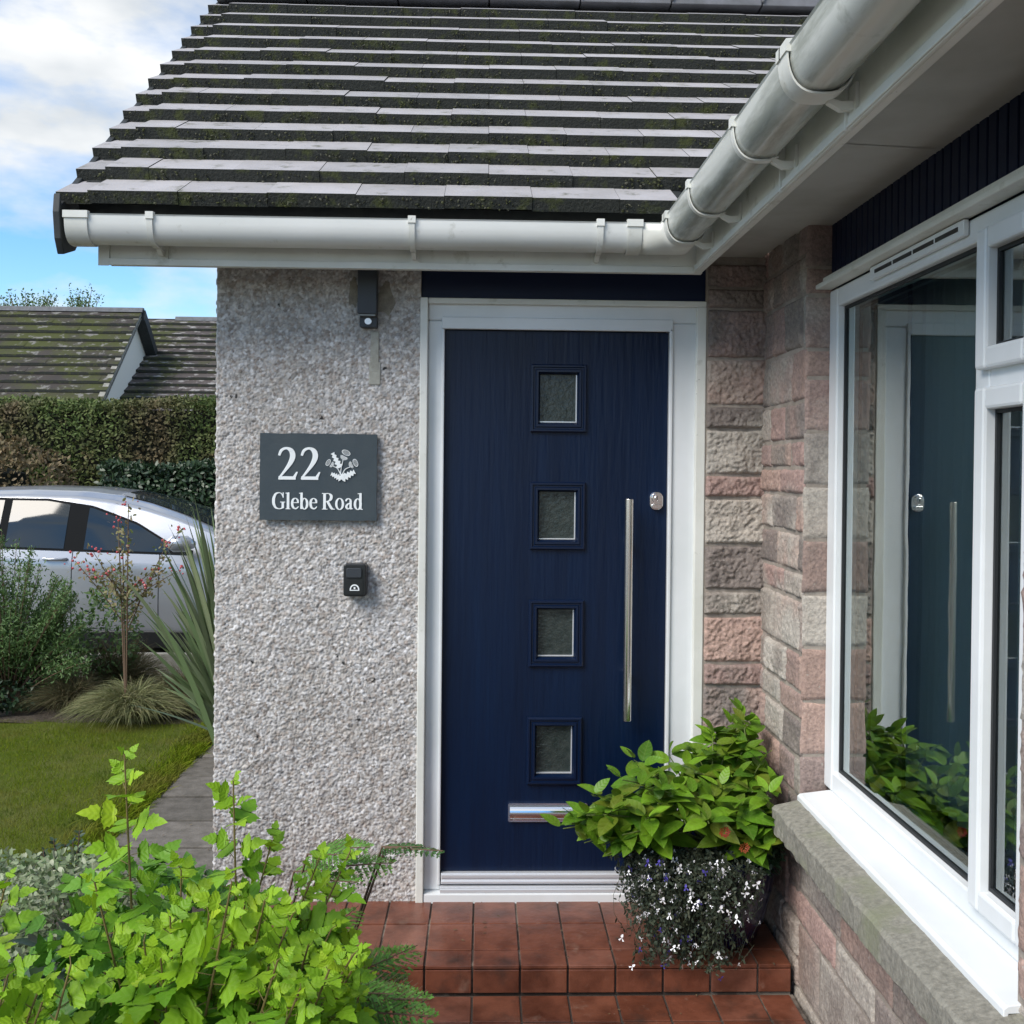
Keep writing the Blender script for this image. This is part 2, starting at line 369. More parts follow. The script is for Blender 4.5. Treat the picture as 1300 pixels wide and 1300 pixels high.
mb = MB(); mb.box(-.31, XR, 1.452, 3.104, -.35, -.094); mb.build('bed', M['grout'], low)

# ================================================================== THE HOUSE
house = empty('house', (0, 3.6, 0), 'bungalow with pebble dash wall, navy front door and stone window wall under a tiled roof', 'house')
XL = -.93; DY = 3.575
# --- pebble dash front
def chips(u0, u1, v0, v1, step_=.0037, cell=.0100, seed=0):
    nu = int((u1-u0)/step_); nv = int((v1-v0)/step_)
    gu, gv = np.meshgrid(np.linspace(u0, u1, nu+1), np.linspace(v0, v1, nv+1))
    iu = np.floor(gu/cell).astype(np.int64); iv = np.floor(gv/cell).astype(np.int64)
    best = np.full(gu.shape, 1e9); H_ = np.zeros_like(gu); ID = np.zeros(gu.shape); second = np.full(gu.shape, 1e9)
    for a in (-1, 0, 1):
        for b in (-1, 0, 1):
            ju, jv = iu+a, iv+b
            cu = (ju+hsh(ju, jv, 1, seed))*cell; cv = (jv+hsh(ju, jv, 2, seed))*cell
            du, dv = gu-cu, gv-cv; an = hsh(ju, jv, 3, seed)*6.28; st = .55+.5*hsh(ju, jv, 8, seed)
            pu, pv = du*np.cos(an)+dv*np.sin(an), -du*np.sin(an)+dv*np.cos(an)
            d = np.sqrt((pu*st)**2 + (pv/st)**2)
            h = hsh(ju, jv, 4, seed)*.0030 + du*(hsh(ju, jv, 5, seed)-.5)*.75 + dv*(hsh(ju, jv, 6, seed)-.5)*.75
            m1 = d < best; second = np.where(m1, best, np.minimum(second, d))
            H_ = np.where(m1, h, H_); ID = np.where(m1, hsh(ju, jv, 7, seed), ID); best = np.where(m1, d, best)
    edge = np.clip((second-best)/(cell*.22), 0, 1)
    H_ = H_*edge - (1-edge)*.0024
    return gu, gv, H_ + .0015*fbm(gu*30, gv*30, 0, 2, seed), ID, edge, nu, nv
gu, gv, H_, ID, edge, nu, nv = chips(XL, -.222, -.04, 2.45)
pal = np.array([(.78,.77,.77),(.68,.66,.65),(.58,.54,.51),(.72,.68,.64),(.52,.46,.42),(.82,.82,.83),(.70,.68,.67),(.62,.60,.58)])
cc = pal[(ID*len(pal)).astype(int) % len(pal)]*(.56+.38*((ID*977) % 1))[..., None]
cc = np.where((ID > .9987)[..., None], .02, cc)
cc = cc*(.68+.32*edge[..., None])*(1-.10*np.clip(fbm(gu*9, gv*1.3, 0, 4, 77), 0, 1))[..., None]
V = np.stack([gu, DY-.004-H_, gv], -1)
# roll the left edge round the corner a little
V[:, 0, 1] += .012; V[:, 0, 0] += .004*vnoise(gv[:, 0]*90, 0) ; V[:, 1, 1] += .004
idx = (np.arange(nu)[None]+np.arange(nv)[:, None]*(nu+1)).ravel()
F = np.c_[idx, idx+1, idx+nu+2, idx+nu+1]
rw = big_mesh('pebble_dash_wall', V.reshape(-1, 3), F, M['render'], house, col=cc.reshape(-1, 3))
mb = MB(); mb.box(XL+.004, -.223, DY+.004, 3.80, -.3, 2.60); mb.box(XL+.004, XL+.25, 3.80, 9.0, -.3, 2.6); mb.box(XL+.003, -.223, DY-.004, DY+.004, -.3, -.035)
mb.build('side_wall', M['render_side'], house)
# cement patch and drip line under the lamp
mb = MB(); mb.box(-.395, -.366, DY-.0105, DY-.002, 1.845, 1.985); mb.box(-.40, -.36, DY-.0098, DY-.003, 1.80, 1.88)
mb.build('cement_patch', mat('cement', (.42,.42,.37), .9, var=(.30,.29,.25), vscale=30), house, bevel=.003)

mb = MB()
for (cx, cz, a_, b_) in ((-.345, 2.10, .030, .055), (-.455, 2.12, .018, .05)):
    pts = [(cx+a_*(1+.25*math.sin(3*t+cx*9))*math.cos(t), cz+b_*(1+.2*math.sin(5*t+1))*math.sin(t)) for t in [k*.3927 for k in range(16)]]
    mb.prism(pts, DY-.0088, DY-.002, lambda u, v, t: (u, t, v))
mb.build('mortar_patch', mat('rough_mortar', (.30,.28,.23), .95, var=(.20,.18,.15), vscale=40, bump=.003, bscale=120), house)
# --- stone blocks
STN = np.array([(.37,.255,.225),(.34,.245,.210),(.235,.200,.180),(.42,.375,.325),(.28,.240,.210),(.45,.415,.365),(.33,.250,.225),(.43,.300,.250)])
def facets(gu, gv, cell, seed, tilt=.8):
    iu = np.floor(gu/cell).astype(np.int64); iv = np.floor(gv/cell).astype(np.int64); best = np.full(gu.shape, 1e9); H2 = np.zeros_like(gu)
    for a in (-1, 0, 1):
        for b in (-1, 0, 1):
            ju, jv = iu+a, iv+b; du, dv = gu-(ju+hsh(ju, jv, 1, seed))*cell, gv-(jv+hsh(ju, jv, 2, seed))*cell; d = du*du+dv*dv
            h = (hsh(ju, jv, 4, seed)-.5)*cell*.45 + du*(hsh(ju, jv, 5, seed)-.5)*tilt*2 + dv*(hsh(ju, jv, 6, seed)-.5)*tilt*2
            m1 = d < best; H2 = np.where(m1, h, H2); best = np.where(m1, d, best)
    return H2
def stone_blocks(blocks, org, U, Vv, Nn, rough=.012, res=.009, seed=0):
    """blocks: (u0,u1,v0,v1,colour index or None,roughness factor)"""
    Vs, Fs, Cs = [], [], []; base = 0
    org, U, Vv, Nn = map(np.array, (org, U, Vv, Nn)); rs = np.random.default_rng(seed)
    for (u0, u1, v0, v1, ci, rf) in blocks:
        g = .0045
        u0, u1, v0, v1 = u0+g, u1-g, v0+g, v1-g
        if u1-u0 < .012 or v1-v0 < .012: continue
        nu = max(2, int((u1-u0)/res)); nv = max(2, int((v1-v0)/res))
        gu, gv = np.meshgrid(np.linspace(u0, u1, nu+1), np.linspace(v0, v1, nv+1))
        ed = np.minimum(np.minimum(gu-u0, u1-gu), np.minimum(gv-v0, v1-gv))
        e_ = np.clip(ed/.009, 0, 1)**.5
        s_ = rs.integers(0, 9999)
        rid = 1-np.abs(fbm(gu*22, gv*30, 0, 3, s_))
        wu, wv = gu+.006*fbm(gu*40, gv*40, 0, 2, s_+1), gv+.006*fbm(gu*40, gv*40, 7, 2, s_+2)
        h = e_*(.005 + rough*rf*(.55 + 22*facets(wu, wv, .026, s_, .5) + 20*facets(wu, wv, .011, s_+1, .5) + .22*fbm(gu*130, gv*130, 0, 2, s_+5)) + rough*rf*.5*fbm(gu*9, gv*9, 0, 2, s_+9)) - .002
        wob = .0035*vnoise(gu*25, gv*25, 3, s_)*(ed < .003)
        P_ = org + (gu+wob)[..., None]*U + (gv+wob)[..., None]*Vv + h[..., None]*Nn
        c = STN[ci if ci is not None else rs.integers(len(STN))]*rs.uniform(.85, 1.15)
        mixc = STN[rs.integers(len(STN))]
        t = np.clip(.25+.5*fbm(gu*9, gv*9, 0, 4, s_+3), 0, .8)[..., None]
        col = c*(1-t)+mixc*t
        Vs.append(P_.reshape(-1, 3)); Cs.append(col.reshape(-1, 3))
        i = (np.arange(nu)[None]+np.arange(nv)[:, None]*(nu+1)).ravel()
        q = np.c_[i, i+1, i+nu+2, i+nu+1]+base; Fs.append(q); base += (nu+1)*(nv+1)
    return np.vstack(Vs), np.vstack(Fs), np.vstack(Cs)
# narrow strip right of the door, facing the camera
zs = [2.24,2.154,2.08,1.906,1.741,1.659,1.499,1.419,1.254,1.093,1.005,.839,.756,.595,.51,.35,.27,.10,.02,-.06]
ci = [4,2,2,7,2,5,0,3,2,4,7,0,2,5,3,0,2,1,4]
bl = [(.776, 1.02, zs[i+1], zs[i], ci[i], 1.25) for i in range(len(zs)-1)]
V, F, c = stone_blocks(bl, (0, 3.573, 0), (1,0,0), (0,0,1), (0,-1,0), rough=.0115, res=.0042, seed=3)
big_mesh('stone_strip', V, F, M['stone'], house, col=c)
WX = .985
# side wall: pier between door corner and window, wall below the sill, near pier
def courses(u0, u1, v0, v1, seed, hs=(.085,.165,.125), ws=(.18,.42), rf=1):
    rs = np.random.default_rng(seed); out = []; v = v1
    while v > v0+.02:
        h = rs.choice(hs); vb = max(v0, v-h); u = u0 - rs.uniform(0, .15)
        while u < u1:
            w_ = rs.uniform(*ws); a, b = max(u, u0), min(u+w_, u1)
            if b-a > .03: out.append((a, b, vb, v, None, rf*rs.uniform(.9, 1.6)))
            u += w_
        v = vb
    return out
V1, F1, c1 = stone_blocks(courses(3.10, 3.60, -.08, 2.30, 5, (.085,.165,.12), (.13,.30)), (WX,0,0), (0,1,0), (0,0,1), (-1,0,0), .0075, .0055, 5)
V2, F2, c2 = stone_blocks(courses(-1.5, 3.60, -.4, .43, 8, (.10,.165,.20), (.20,.46), .8), (WX,0,0), (0,1,0), (0,0,1), (-1,0,0), .0075, .007, 8)
V3, F3, c3 = stone_blocks(courses(.4, 1.835, .52, 2.30, 9, (.085,.165), (.2,.4), .8), (WX,0,0), (0,1,0), (0,0,1), (-1,0,0), .010, .010, 9)
# reveal stones at the far jamb (face the camera)
V4, F4, c4 = stone_blocks(courses(WX-.012, 1.07, .50, 2.30, 12, (.085,.165,.165), (.3,.4), .45), (0,3.098,0), (1,0,0), (0,0,1), (0,-1,0), .008, .007, 12)
off = 0; Vs, Fs = [], []
for a, b in ((V1,F1),(V2,F2),(V3,F3),(V4,F4)): Vs.append(a); Fs.append(b+off); off += len(a)
big_mesh('stone_wall', np.vstack(Vs), np.vstack(Fs), M['stone'], house, col=np.vstack([c1,c2,c3,c4]))
mb = MB()
mb.box(.774, 1.3, 3.574, 3.80, -.3, 2.6)                 # behind the strip
mb.box(WX, 1.22, 3.099, 3.573, -.3, 2.40)                # pier core
mb.box(WX, 1.22, -1.5, 3.098, -.4, .508)                 # under the window
mb.box(WX, 1.22, -1.5, 1.835, .509, 2.40)                # near pier
mb.box(1.07, 1.22, 1.836, 3.098, 2.30, 2.40)
mb.build('wall_core', M['mortar'], house)
# stone sill
def sill():
    ys = np.arange(.4, 3.045, .012); prof = [(1.07,.540),(.985,.533),(.884,.512),(.876,.504),(.876,.438),(.884,.428),(.96,.424)]
    V = []; 
    for j, yy in enumerate(ys):
        for i, (x, z) in enumerate(prof):
            q = .0032*fbm(np.array(yy*28.), np.array(i*3.1+x*40), 0, 3, 2)
            V.append((x+(q if i > 1 else 0), yy, z+q*.7))
    n = len(prof); F = [(j*n+i, j*n+i+1, (j+1)*n+i+1, (j+1)*n+i) for j in range(len(ys)-1) for i in range(n-1)]
    mb = MB(); mb.add(V, F + [tuple(range((len(ys)-1)*n, len(ys)*n))]); return mb
sill().build('stone_sill', M['stone_sill'], house)

# --- navy panel above door, door frame
mb = MB(); mb.box(-.221, .775, 3.585, 3.70, 2.108, 2.42); mb.build('head_panel', M['navy_clad'], house)
fr = MB()
fr.box(-.198, .748, 3.592, 3.66, 2.030, 2.100)   # head outer
fr.box(-.198, -.140, 3.592, 3.66, .0285, 2.030)
fr.box(.650, .748, 3.592, 3.66, .0285, 2.030)
dfr = fr.build('door_frame', M['upvc'], house, bevel=.006)
f2 = MB()   # inner rebate bead
f2.box(-.150, -.1395, 3.582, 3.60, .05, 1.999); f2.box(.6495, .662, 3.582, 3.60, .10, 2.010)
f2.box(-.150, .662, 3.582, 3.60, 2.0, 2.042)
f2.build('rebate', M['upvc'], dfr, bevel=.003)
f3 = MB()   # cover trims at the edge
f3.box(-.2235, -.197, 3.556, 3.595, -.03, 2.104); f3.box(-.197, .776, 3.572, 3.595, 2.086, 2.106); f3.box(.742, .776, 3.570, 3.595, -.01, 2.086)
f3.build('cover_trim', M['upvc_dirty'], dfr, bevel=.003)
th = MB(); th.box(-.1965, .7415, 3.560, 3.66, -.012, .028); th.build('threshold', M['upvc'], dfr, bevel=.004)
th = MB(); th.box(-.14, .655, 3.566, 3.64, .029, .042); th.box(-.14, .655, 3.575, 3.64, .0425, .048); th.build('threshold_strip', M['alu'], dfr, bevel=.002)
# --- door leaf with four glazed squares
LX0, LX1, LZ0, LZ1 = -.1385, .6485, .052, 1.998
mb = MB()
wins = [(.183,.341,1.665,1.860),(.184,.340,1.252,1.446),(.184,.338,.838,1.030),(.182,.336,.422,.616)]
ys_ = (3.606, 3.650)
# leaf as rails and stiles around the openings
mb.box(LX0, .183, *ys_, LZ0, LZ1); mb.box(.341, LX1, *ys_, LZ0, LZ1)
lv = [LZ0] + sorted(sum([[a[2], a[3]] for a in wins], [])) + [LZ1]
for i in range(0, len(lv), 2): mb.box(.183, .341, *ys_, lv[i], lv[i+1])
bm_ = None
door = mb.build('door', M['navy'], house)
def ringframe(mb, x0, x1, z0, z1, w, y0, y1):
    """mitred square ring, raised profile"""
    def P4(i, y): return [(x0+i, y, z0+i), (x1-i, y, z0+i), (x1-i, y, z1-i), (x0+i, y, z1-i)]
    prof = [(0, y1), (0, y0+.004), (.004, y0), (w*.28, y0), (w*.36, y0+.005), (w*.50, y0+.005), (w*.58, y0+.001), (w*.8, y0+.001), (w, y0+.016), (w, y1)]
    vs = []
    for i, y in prof: vs += P4(i, y)
    fs = [(k*4+j, k*4+(j+1) % 4, (k+1)*4+(j+1) % 4, (k+1)*4+j) for k in range(len(prof)-1) for j in range(4)]
    mb.add(vs, fs)
for (x0, x1, z0, z1) in wins:
    mb = MB(); ringframe(mb, x0-.020, x1+.020, z0-.022, z1+.022, .034, 3.592, 3.612)
    mf = mb.build('pane_moulding', M['navy_mould'], door, fix=True)
    mb = MB(); mb.box(x0+.002, x1-.002, 3.622, 3.628, z0+.002, z1-.002); mb.build('glass_pane', M['obsc'], door)
    mb = MB()
    mb.box(x1-.0175, x1-.014, 3.612, 3.6215, z0+.0135, z1-.014); mb.box(x0+.014, x1-.0175, 3.612, 3.6215, z0+.0135, z0+.017)
    mb.build('glazing_bead', M['alu'], door)
mb = MB(); mb.box(LX0+.002, LX1-.002, 3.585, 3.605, .0525, .092); mb.box(LX0+.002, LX1-.002, 3.577, 3.5855, .058, .066); mb.box(LX0+.002, LX1-.002, 3.580, 3.5855, .076, .088)
mb.build('weather_bar', M['alu'], door, bevel=.002)
# pull handle
mb = MB(); HX = .507
mb.tube([(HX, 3.545, .640), (HX, 3.545, 1.412)], .0148, 20)
for z in (.80, 1.26): mb.tube([(HX, 3.545, z), (HX, 3.606, z)], .009, 12)
mb.build('pull_handle', M['steel'], door, smooth=False, bevel=.001)
# lock
def rrect(x0, x1, z0, z1, r_, n=6):
    pts = []
    for cx, cz, a0 in ((x1-r_, z0+r_, -90), (x1-r_, z1-r_, 0), (x0+r_, z1-r_, 90), (x0+r_, z0+r_, 180)):
        for k in range(n+1): a = R(a0+90*k/n); pts.append((cx+r_*math.cos(a), cz+r_*math.sin(a)))
    return pts
fn = lambda u, v, t: (u, t, v)
mb = MB(); mb.prism(rrect(.588, .634, 1.374, 1.436, .019), 3.596, 3.606, fn); mb.prism(rrect(.594, .628, 1.400, 1.432, .0155), 3.590, 3.5965, fn)
mb.prism(rrect(.594, .628, 1.378, 1.394, .006), 3.588, 3.5965, fn)
mb.prism([(.611+.0085*math.cos(a*.393), 1.415+.0085*math.sin(a*.393)) for a in range(16)], 3.584, 3.591, fn)
lock = mb.build('lock', M['chrome'], door, bevel=.0012)
mb = MB(); mb.box(.6095, .6125, 3.5832, 3.584, 1.409, 1.421); mb.build('keyway', M['black'], door)
# letter plate
mb = MB(); mb.prism(rrect(.098, .378, .268, .334, .006), 3.597, 3.606, fn)
n = 10; pl = []
for k in range(n+1): t = k/n; pl.append((3.597-.016*math.sin(math.pi*t)**.8, .274+.054*t))
vs = []; 
for x in (.104, .372): vs += [(x, y, z) for y, z in pl]
mb.add(vs, [(k, k+1, n+1+k+1, n+1+k) for k in range(n)] + [tuple(range(n+1)), tuple(range(n+1, 2*n+2))[::-1]])
mb.build('letter_plate', M['chrome'], door, smooth=False)
mb = MB(); mb.box(-.14, .65, 3.66, 3.70, 0, 2.0); mb.build('hall_back', M['under'], house)

# --- window wall: cladding, frame, glass
mb = MB(); y = 1.0
while y < 3.098:
    y1 = min(y+.042, 3.098); mb.box(1.052, 1.09, y, y1-.007, 2.075, 2.36); y += .042
mb.box(1.062, 1.10, .98, 3.098, 2.072, 2.40)
mb.build('cladding', M['navy_clad'], house, bevel=.002)
FX = 1.05
WY0, WY1, WZ0, WZ1 = 1.842, 3.098, .556, 2.062
MY = 2.135
mb = MB()
mb.box(FX, FX+.07, WY1-.068, WY1, WZ0, WZ1)             # far stile
mb.box(FX, FX+.07, WY0, WY0+.06, WZ0, WZ1)
mb.box(FX+.001, FX+.07, WY0+.06, WY1-.068, WZ1-.055, WZ1) # head
mb.box(FX+.001, FX+.07, WY0+.06, WY1-.068, WZ0, WZ0+.058) # bottom
mb.box(FX+.0015, FX+.07, MY-.030, MY+.034, WZ0+.058, WZ1-.055)     # mullion
mb.box(FX+.002, FX+.07, WY0+.06, MY-.030, 1.676, 1.742)     # transom
win = mb.build('window', M['upvc'], house, bevel=.005)
def sash(y0, y1, z0, z1, w=.046, d=.020):
    mb = MB(); a, b = FX-d, FX+.035
    mb.box(a, b, y0, y0+w, z0, z1); mb.box(a, b, y1-w, y1, z0, z1); mb.box(a, b, y0+w, y1-w, z0, z0+w); mb.box(a, b, y0+w, y1-w, z1-w, z1)
    return mb.build('sash', M['upvc'], win, bevel=.007)
sash(WY0+.05, MY-.004, 1.728, WZ1-.040); sash(WY0+.05, MY-.004, WZ0+.046, 1.690)
def pane(y0, y1, z0, z1, x):
    mb = MB(); mb.add([(x, y0, z0), (x, y1, z0), (x, y1, z1), (x, y0, z1)], [(0, 3, 2, 1)])
    o = mb.build('glass_pane', M['glass'], win, fix=False)
    g = MB(); t = .006
    for (a, b, c_, d) in ((y0-.002, y1+.002, z0-.002, z0+t), (y0-.002, y1+.002, z1-t, z1+.002), (y0-.002, y0+t, z0+t, z1-t), (y1-t, y1+.002, z0+t, z1-t)): g.box(x-.006, x+.004, a, b, c_, d)
    g.build('gasket', M['rubber'], win)
    return o
GX = 1.078
pane(MY+.036, WY1-.070, WZ0+.060, WZ1-.057, GX)
mb = MB(); mb.add([(GX+.019, MY+.038, WZ0+.062), (GX+.0205, WY1-.072, WZ0+.062), (GX+.0215, WY1-.072, WZ1-.059), (GX+.020, MY+.038, WZ1-.059)], [(0, 3, 2, 1)]); mb.build('inner_pane', M['glass'], win, fix=False)
pane(WY0+.098, MY-.052, 1.776, WZ1-.088, GX-.018); pane(WY0+.098, MY-.052, WZ0+.094, 1.642, GX-.018)
# inner frame edge, seen through the glass
# head trim with trickle vent
mb = MB(); mb.box(FX-.046, FX+.004, WY0-.12, WY1-.004, WZ1+.004, WZ1+.018); mb.box(FX-.024, FX+.004, WY0-.12, WY1-.004, WZ1+.0185, WZ1+.040)
mb.build('head_trim', M['upvc_dirty'], win, bevel=.003)
mb = MB(); mb.box(FX-.014, FX-.0005, 2.20, 2.74, WZ1-.034, WZ1+.002); mb.build('trickle_vent', M['upvc'], win, bevel=.003)
mb = MB()
for k in range(4): mb.box(FX-.0155, FX-.0135, 2.225+k*.122, 2.225+k*.122+.112, WZ1-.020, WZ1-.010)
mb.build('vent_slot', M['black'], win)
# pvc sill
mb = MB(); poly = [(FX+.03, .556), (FX-.004, .5555), (FX-.090, .545), (FX-.098, .539), (FX-.098, .516), (FX-.088, .516), (FX-.088, .530), (FX+.03, .535)]
mb.prism(poly, WY0-.02, 3.045, lambda u, v, t: (u, t, v)); mb.build('sill', M['upvc'], win, bevel=.002)
# casement handle
mb = MB(); mb.box(FX-.034, FX-.020, 1.93, 1.955, 1.0, 1.07)
# (handle sits inside the room behind the pane, seen as a white lever)
mb = MB(); mb.box(GX+.02, GX+.035, 1.93, 1.96, .98, 1.05); mb.box(GX+.035, GX+.05, 1.93, 2.06, 1.0, 1.02); mb.build('window_handle', M['upvc'], win, bevel=.004)
# room behind the window
mb = MB()
for b in ((1.22, 4.6, 4.3, 4.4, .0, 2.4), (4.5, 4.6, -1.4, 4.3, .0, 2.4), (1.22, 4.5, -1.5, -1.4, .0, 2.4), (1.22, 4.5, -1.4, 4.3, -.05, .0), (1.22, 4.5, -1.4, 4.3, 2.401, 2.45), (1.221, 1.30, 3.12, 4.3, 0, 2.4), (1.221, 1.30, -1.4, 1.83, 0, 2.4)): mb.box(*b)
mb.build('room', M['room'], house)
# curtains
def curtain(name, x, y0, y1, z0, z1, m_, amp, wl, label, cat):
    n = int((y1-y0)/.008); V = []; F = []
    for i in range(n+1):
        y = y0+(y1-y0)*i/n; dx = amp*math.sin(y/wl*6.283+.7*math.sin(y*9))+amp*.4*math.sin(y/wl*2.7)
        V += [(x+dx, y, z0), (x+dx*.8, y, z1)]
    F = [(2*i, 2*i+2, 2*i+3, 2*i+1) for i in range(n)]
    mb = MB(); mb.add(V, F); o = mb.build(name, m_, smooth=True); return tag(o, label, cat)
curtain('net_curtain', 1.30, 2.20, 3.08, .56, 2.1, M['net'], .010, .07, 'pale net curtain behind the large fixed window pane', 'curtain')
bl_ = MB(); y = 1.86
while y < 2.17:
    a = R(28); hw = .021
    bl_.box(0, .001, -hw, hw, .60, 2.05) if False else None
    dx, dy = math.sin(a)*hw, math.cos(a)*hw
    bl_.add([(1.17-dx, y-dy, .60), (1.17+dx, y+dy, .60), (1.17+dx, y+dy, 2.04), (1.17-dx, y-dy, 2.04)], [(0,1,2,3)]); y += .048
tag(bl_.build('vertical_blind', M['blind'], fix=False), 'white vertical blind behind the opening window at the right', 'blind')

# --- eaves: fascia, soffit, roof, gutters
FZ0, FZ1 = 2.160, 2.345
mb = MB()
mb.box(-1.215, .712, 3.358, 3.376, FZ0, FZ1)
mb.box(-1.215, .712, 3.350, 3.358, FZ0, FZ0+.022)            # lower lip
mb.prism([(3.354, FZ0-.003), (3.40, FZ0+.045), (3.60, FZ0+.05), (3.60, FZ1), (3.354, FZ1)][::-1], -1.252, -1.2155, lambda u, v, t: (t, u, v))
for x in (-.75, -.37, .02, .395, .60): mb.tube([(x, 3.3585, 2.206), (x, 3.355, 2.206)], .004, 8)
fa = mb.build('front_fascia', M['upvc_dirty'], house, bevel=.003)
mb = MB(); mb.box(-1.215, .72, 3.377, 3.574, 2.215, 2.23); mb.build('front_soffit', M['soffit'], house)
mb = MB()
mb.box(.692, .710, -1.2, 3.357, FZ0+.001, FZ1); mb.box(.684, .692, -1.2, 3.349, FZ0+.001, FZ0+.026)
mb.box(.680, .684, -1.2, 3.349, FZ0+.003, FZ0+.009)
for yy in (1.93, 2.36): mb.box(.678, .693, yy, yy+.004, FZ0-.001, FZ1)
sf = mb.build('side_fascia', M['upvc_dirty'], house, bevel=.003)
mb = MB(); mb.box(.711, 1.10, -1.2, 3.37, 2.262, 2.285); mb.box(.711, .97, 3.37, 3.573, 2.262, 2.285)
for yy in (2.31,): mb.add([(.711, yy, 2.2605), (.711, yy+.012, 2.2605), (1.06, yy+.05, 2.2605), (1.06, yy+.038, 2.2605)], [(0,1,2,3)])
mb.build('side_soffit', M['soffit'], house)

def gut_profile(n=14, s=1.0, t=0):
    # (outward, z) from back lip round the bottom to the front lip; outward 0 at the fascia
    c, a, b = .080, .060*s, .078*s
    pts = []
    for k in range(n+1):
        th_ = math.pi*k/n; cx, sz = -math.cos(th_), math.sin(th_)
        pts.append((c+a*math.copysign(abs(cx)**.75, cx), -b*abs(sz)**.8))
    return pts
LZ = 2.288
def gutter(name, m_, fn, a, b, parent, nseg=1, wav=0):
    prof = gut_profile(); out = [(x, z) for x, z in prof]; inn = [(.080+(x-.080)*.95, z*.95+.0) for x, z in prof]
    poly = [(x, z) for x, z in out] + [(out[-1][0]+.003, .004), (out[-1][0]-.008, .006)] + inn[::-1] + [(inn[0][0], .004), (out[0][0], .004)]
    mb = MB(); mb.prism(poly, a, b, lambda u, v, t: fn(u, LZ+v, t)); return mb.build(name, m_, parent, smooth=False, bevel=0)
fnF = lambda u, z, t: (t, 3.358-u, z)
fnS = lambda u, z, t: (.692-u, t, z)
def smooth_angle(o):
    me = o.data; me.polygons.foreach_set('use_smooth', [True]*len(me.polygons))
    bm = bmesh.new(); bm.from_mesh(me)
    for e_ in bm.edges:
        if len(e_.link_faces) == 2 and e_.calc_face_angle(0) > R(32): e_.smooth = False
    bm.to_mesh(me); bm.free()
gF = gutter('front_gutter', M['gutter_front'], fnF, -1.30, .55, house); smooth_angle(gF)
gS = gutter('side_gutter', M['gutter'], fnS, -1.2, 3.236, house); smooth_angle(gS)
def strap(name, fn, t0, t1, parent, s=1.05, foot=True, m_=None, clip=True):
    prof = gut_profile(18, s); pr2 = gut_profile(18, s+.05)
    mb = MB(); poly = prof + pr2[::-1]
    if not foot: mb.prism(poly, t0, t1, lambda u, v, t: fn(u, LZ+v, t))
    else:
        prof = prof[6:]; pr2 = pr2[6:]; mb.prism(prof+pr2[::-1], t0, t1, lambda u, v, t: fn(u, LZ+v, t))
        mb.prism([(.0005, -.098), (.03, -.100), (.055, -.086), (.055, -.076), (.03, -.084), (.0005, -.082)][::-1], t0+.002, t1-.002, lambda u, v, t: fn(u, LZ+v, t))
        mb.prism([(.0005, -.108), (.007, -.108), (.007, -.05), (.0005, -.05)], t0-.008, t1+.008, lambda u, v, t: fn(u, LZ+v, t))
    if clip:
        mb.prism([(.134, -.012), (.149, -.010), (.149, .012), (.128, .014), (.128, .007), (.134, .007)], t0-.003, t1+.003, lambda u, v, t: fn(u, LZ+v, t))
    o = mb.build(name, m_ or M['upvc_dirty'], parent); smooth_angle(o); return o
for x in (-1.052, -.240, .352): strap('gutter_bracket', fnF, x, x+.018, gF)
for y in (3.10, 2.765, 2.27, 1.90, 1.4, .9): strap('gutter_bracket', fnS, y, y+.020, gS, foot=True)
strap('gutter_union', fnF, -1.305, -1.235, gF, 1.03, foot=False); strap('gutter_union', fnF, .448, .492, gF, 1.03, foot=False)
strap('gutter_union', fnS, 1.86, 1.90, gS, 1.06, foot=False)
strap('gutter_union', fnS, 3.12, 3.15, gS, 1.03, foot=False)
# stop end
mb = MB(); mb.prism(gut_profile(14, 1.04), -1.306, -1.300, lambda u, v, t: fnF(u, LZ+v, t)); mb.build('stop_end', M['upvc_dirty'], gF)
# inner corner angle piece
mb = MB(); pr = gut_profile(14, 1.045)
vs = []
for (k, q) in ((0, 0), (1, 0), (2, 0)):
    for (u, v) in pr:
        if k == 0: vs.append((.49, 3.358-u, LZ+v))
        elif k == 1: vs.append((.692-u, 3.358-u, LZ+v))
        else: vs.append((.692-u, 3.16, LZ+v))
n = len(pr)
mb.add(vs, [(k*n+i, k*n+i+1, (k+1)*n+i+1, (k+1)*n+i) for k in range(2) for i in range(n-1)])
o = mb.build('gutter_angle', M['upvc_dirty'], gF, smooth=True); s_ = o.modifiers.new('s', 'SOLIDIFY'); s_.thickness = .003

# roof over the door
A = R(25.8); LT, TT = .182, .042  # TT is tile thickness plus shadow gap, both drawn as dark mossy edge
ca, sa = math.cos(A), math.sin(A)
RY, RZ = .145, .114
Y0r, Z0r = 3.245, 2.372                          # top front edge of the first course
NR = 13
roof = MB()
def slab(mb, x0, x1, yb, zb, L_, T_, dz=0):
    # tile: front top edge at (yb, zb), runs back L_, tilts by A
    def p(s, t): return (yb + s*ca + t*sa, zb + dz + s*sa - t*ca)
    a, b, c_, d = p(0, 0), p(L_, 0), p(L_, T_), p(0, T_)
    vs = [(x, q[0], q[1]) for x in (x0, x1) for q in (a, b, c_, d)]
    mb.add(vs, [(0, 4, 5, 1)], 0); mb.add(vs, [(0, 3, 7, 4), (3, 2, 6, 7), (0, 1, 2, 3), (4, 7, 6, 5), (1, 5, 6, 2)], 1)
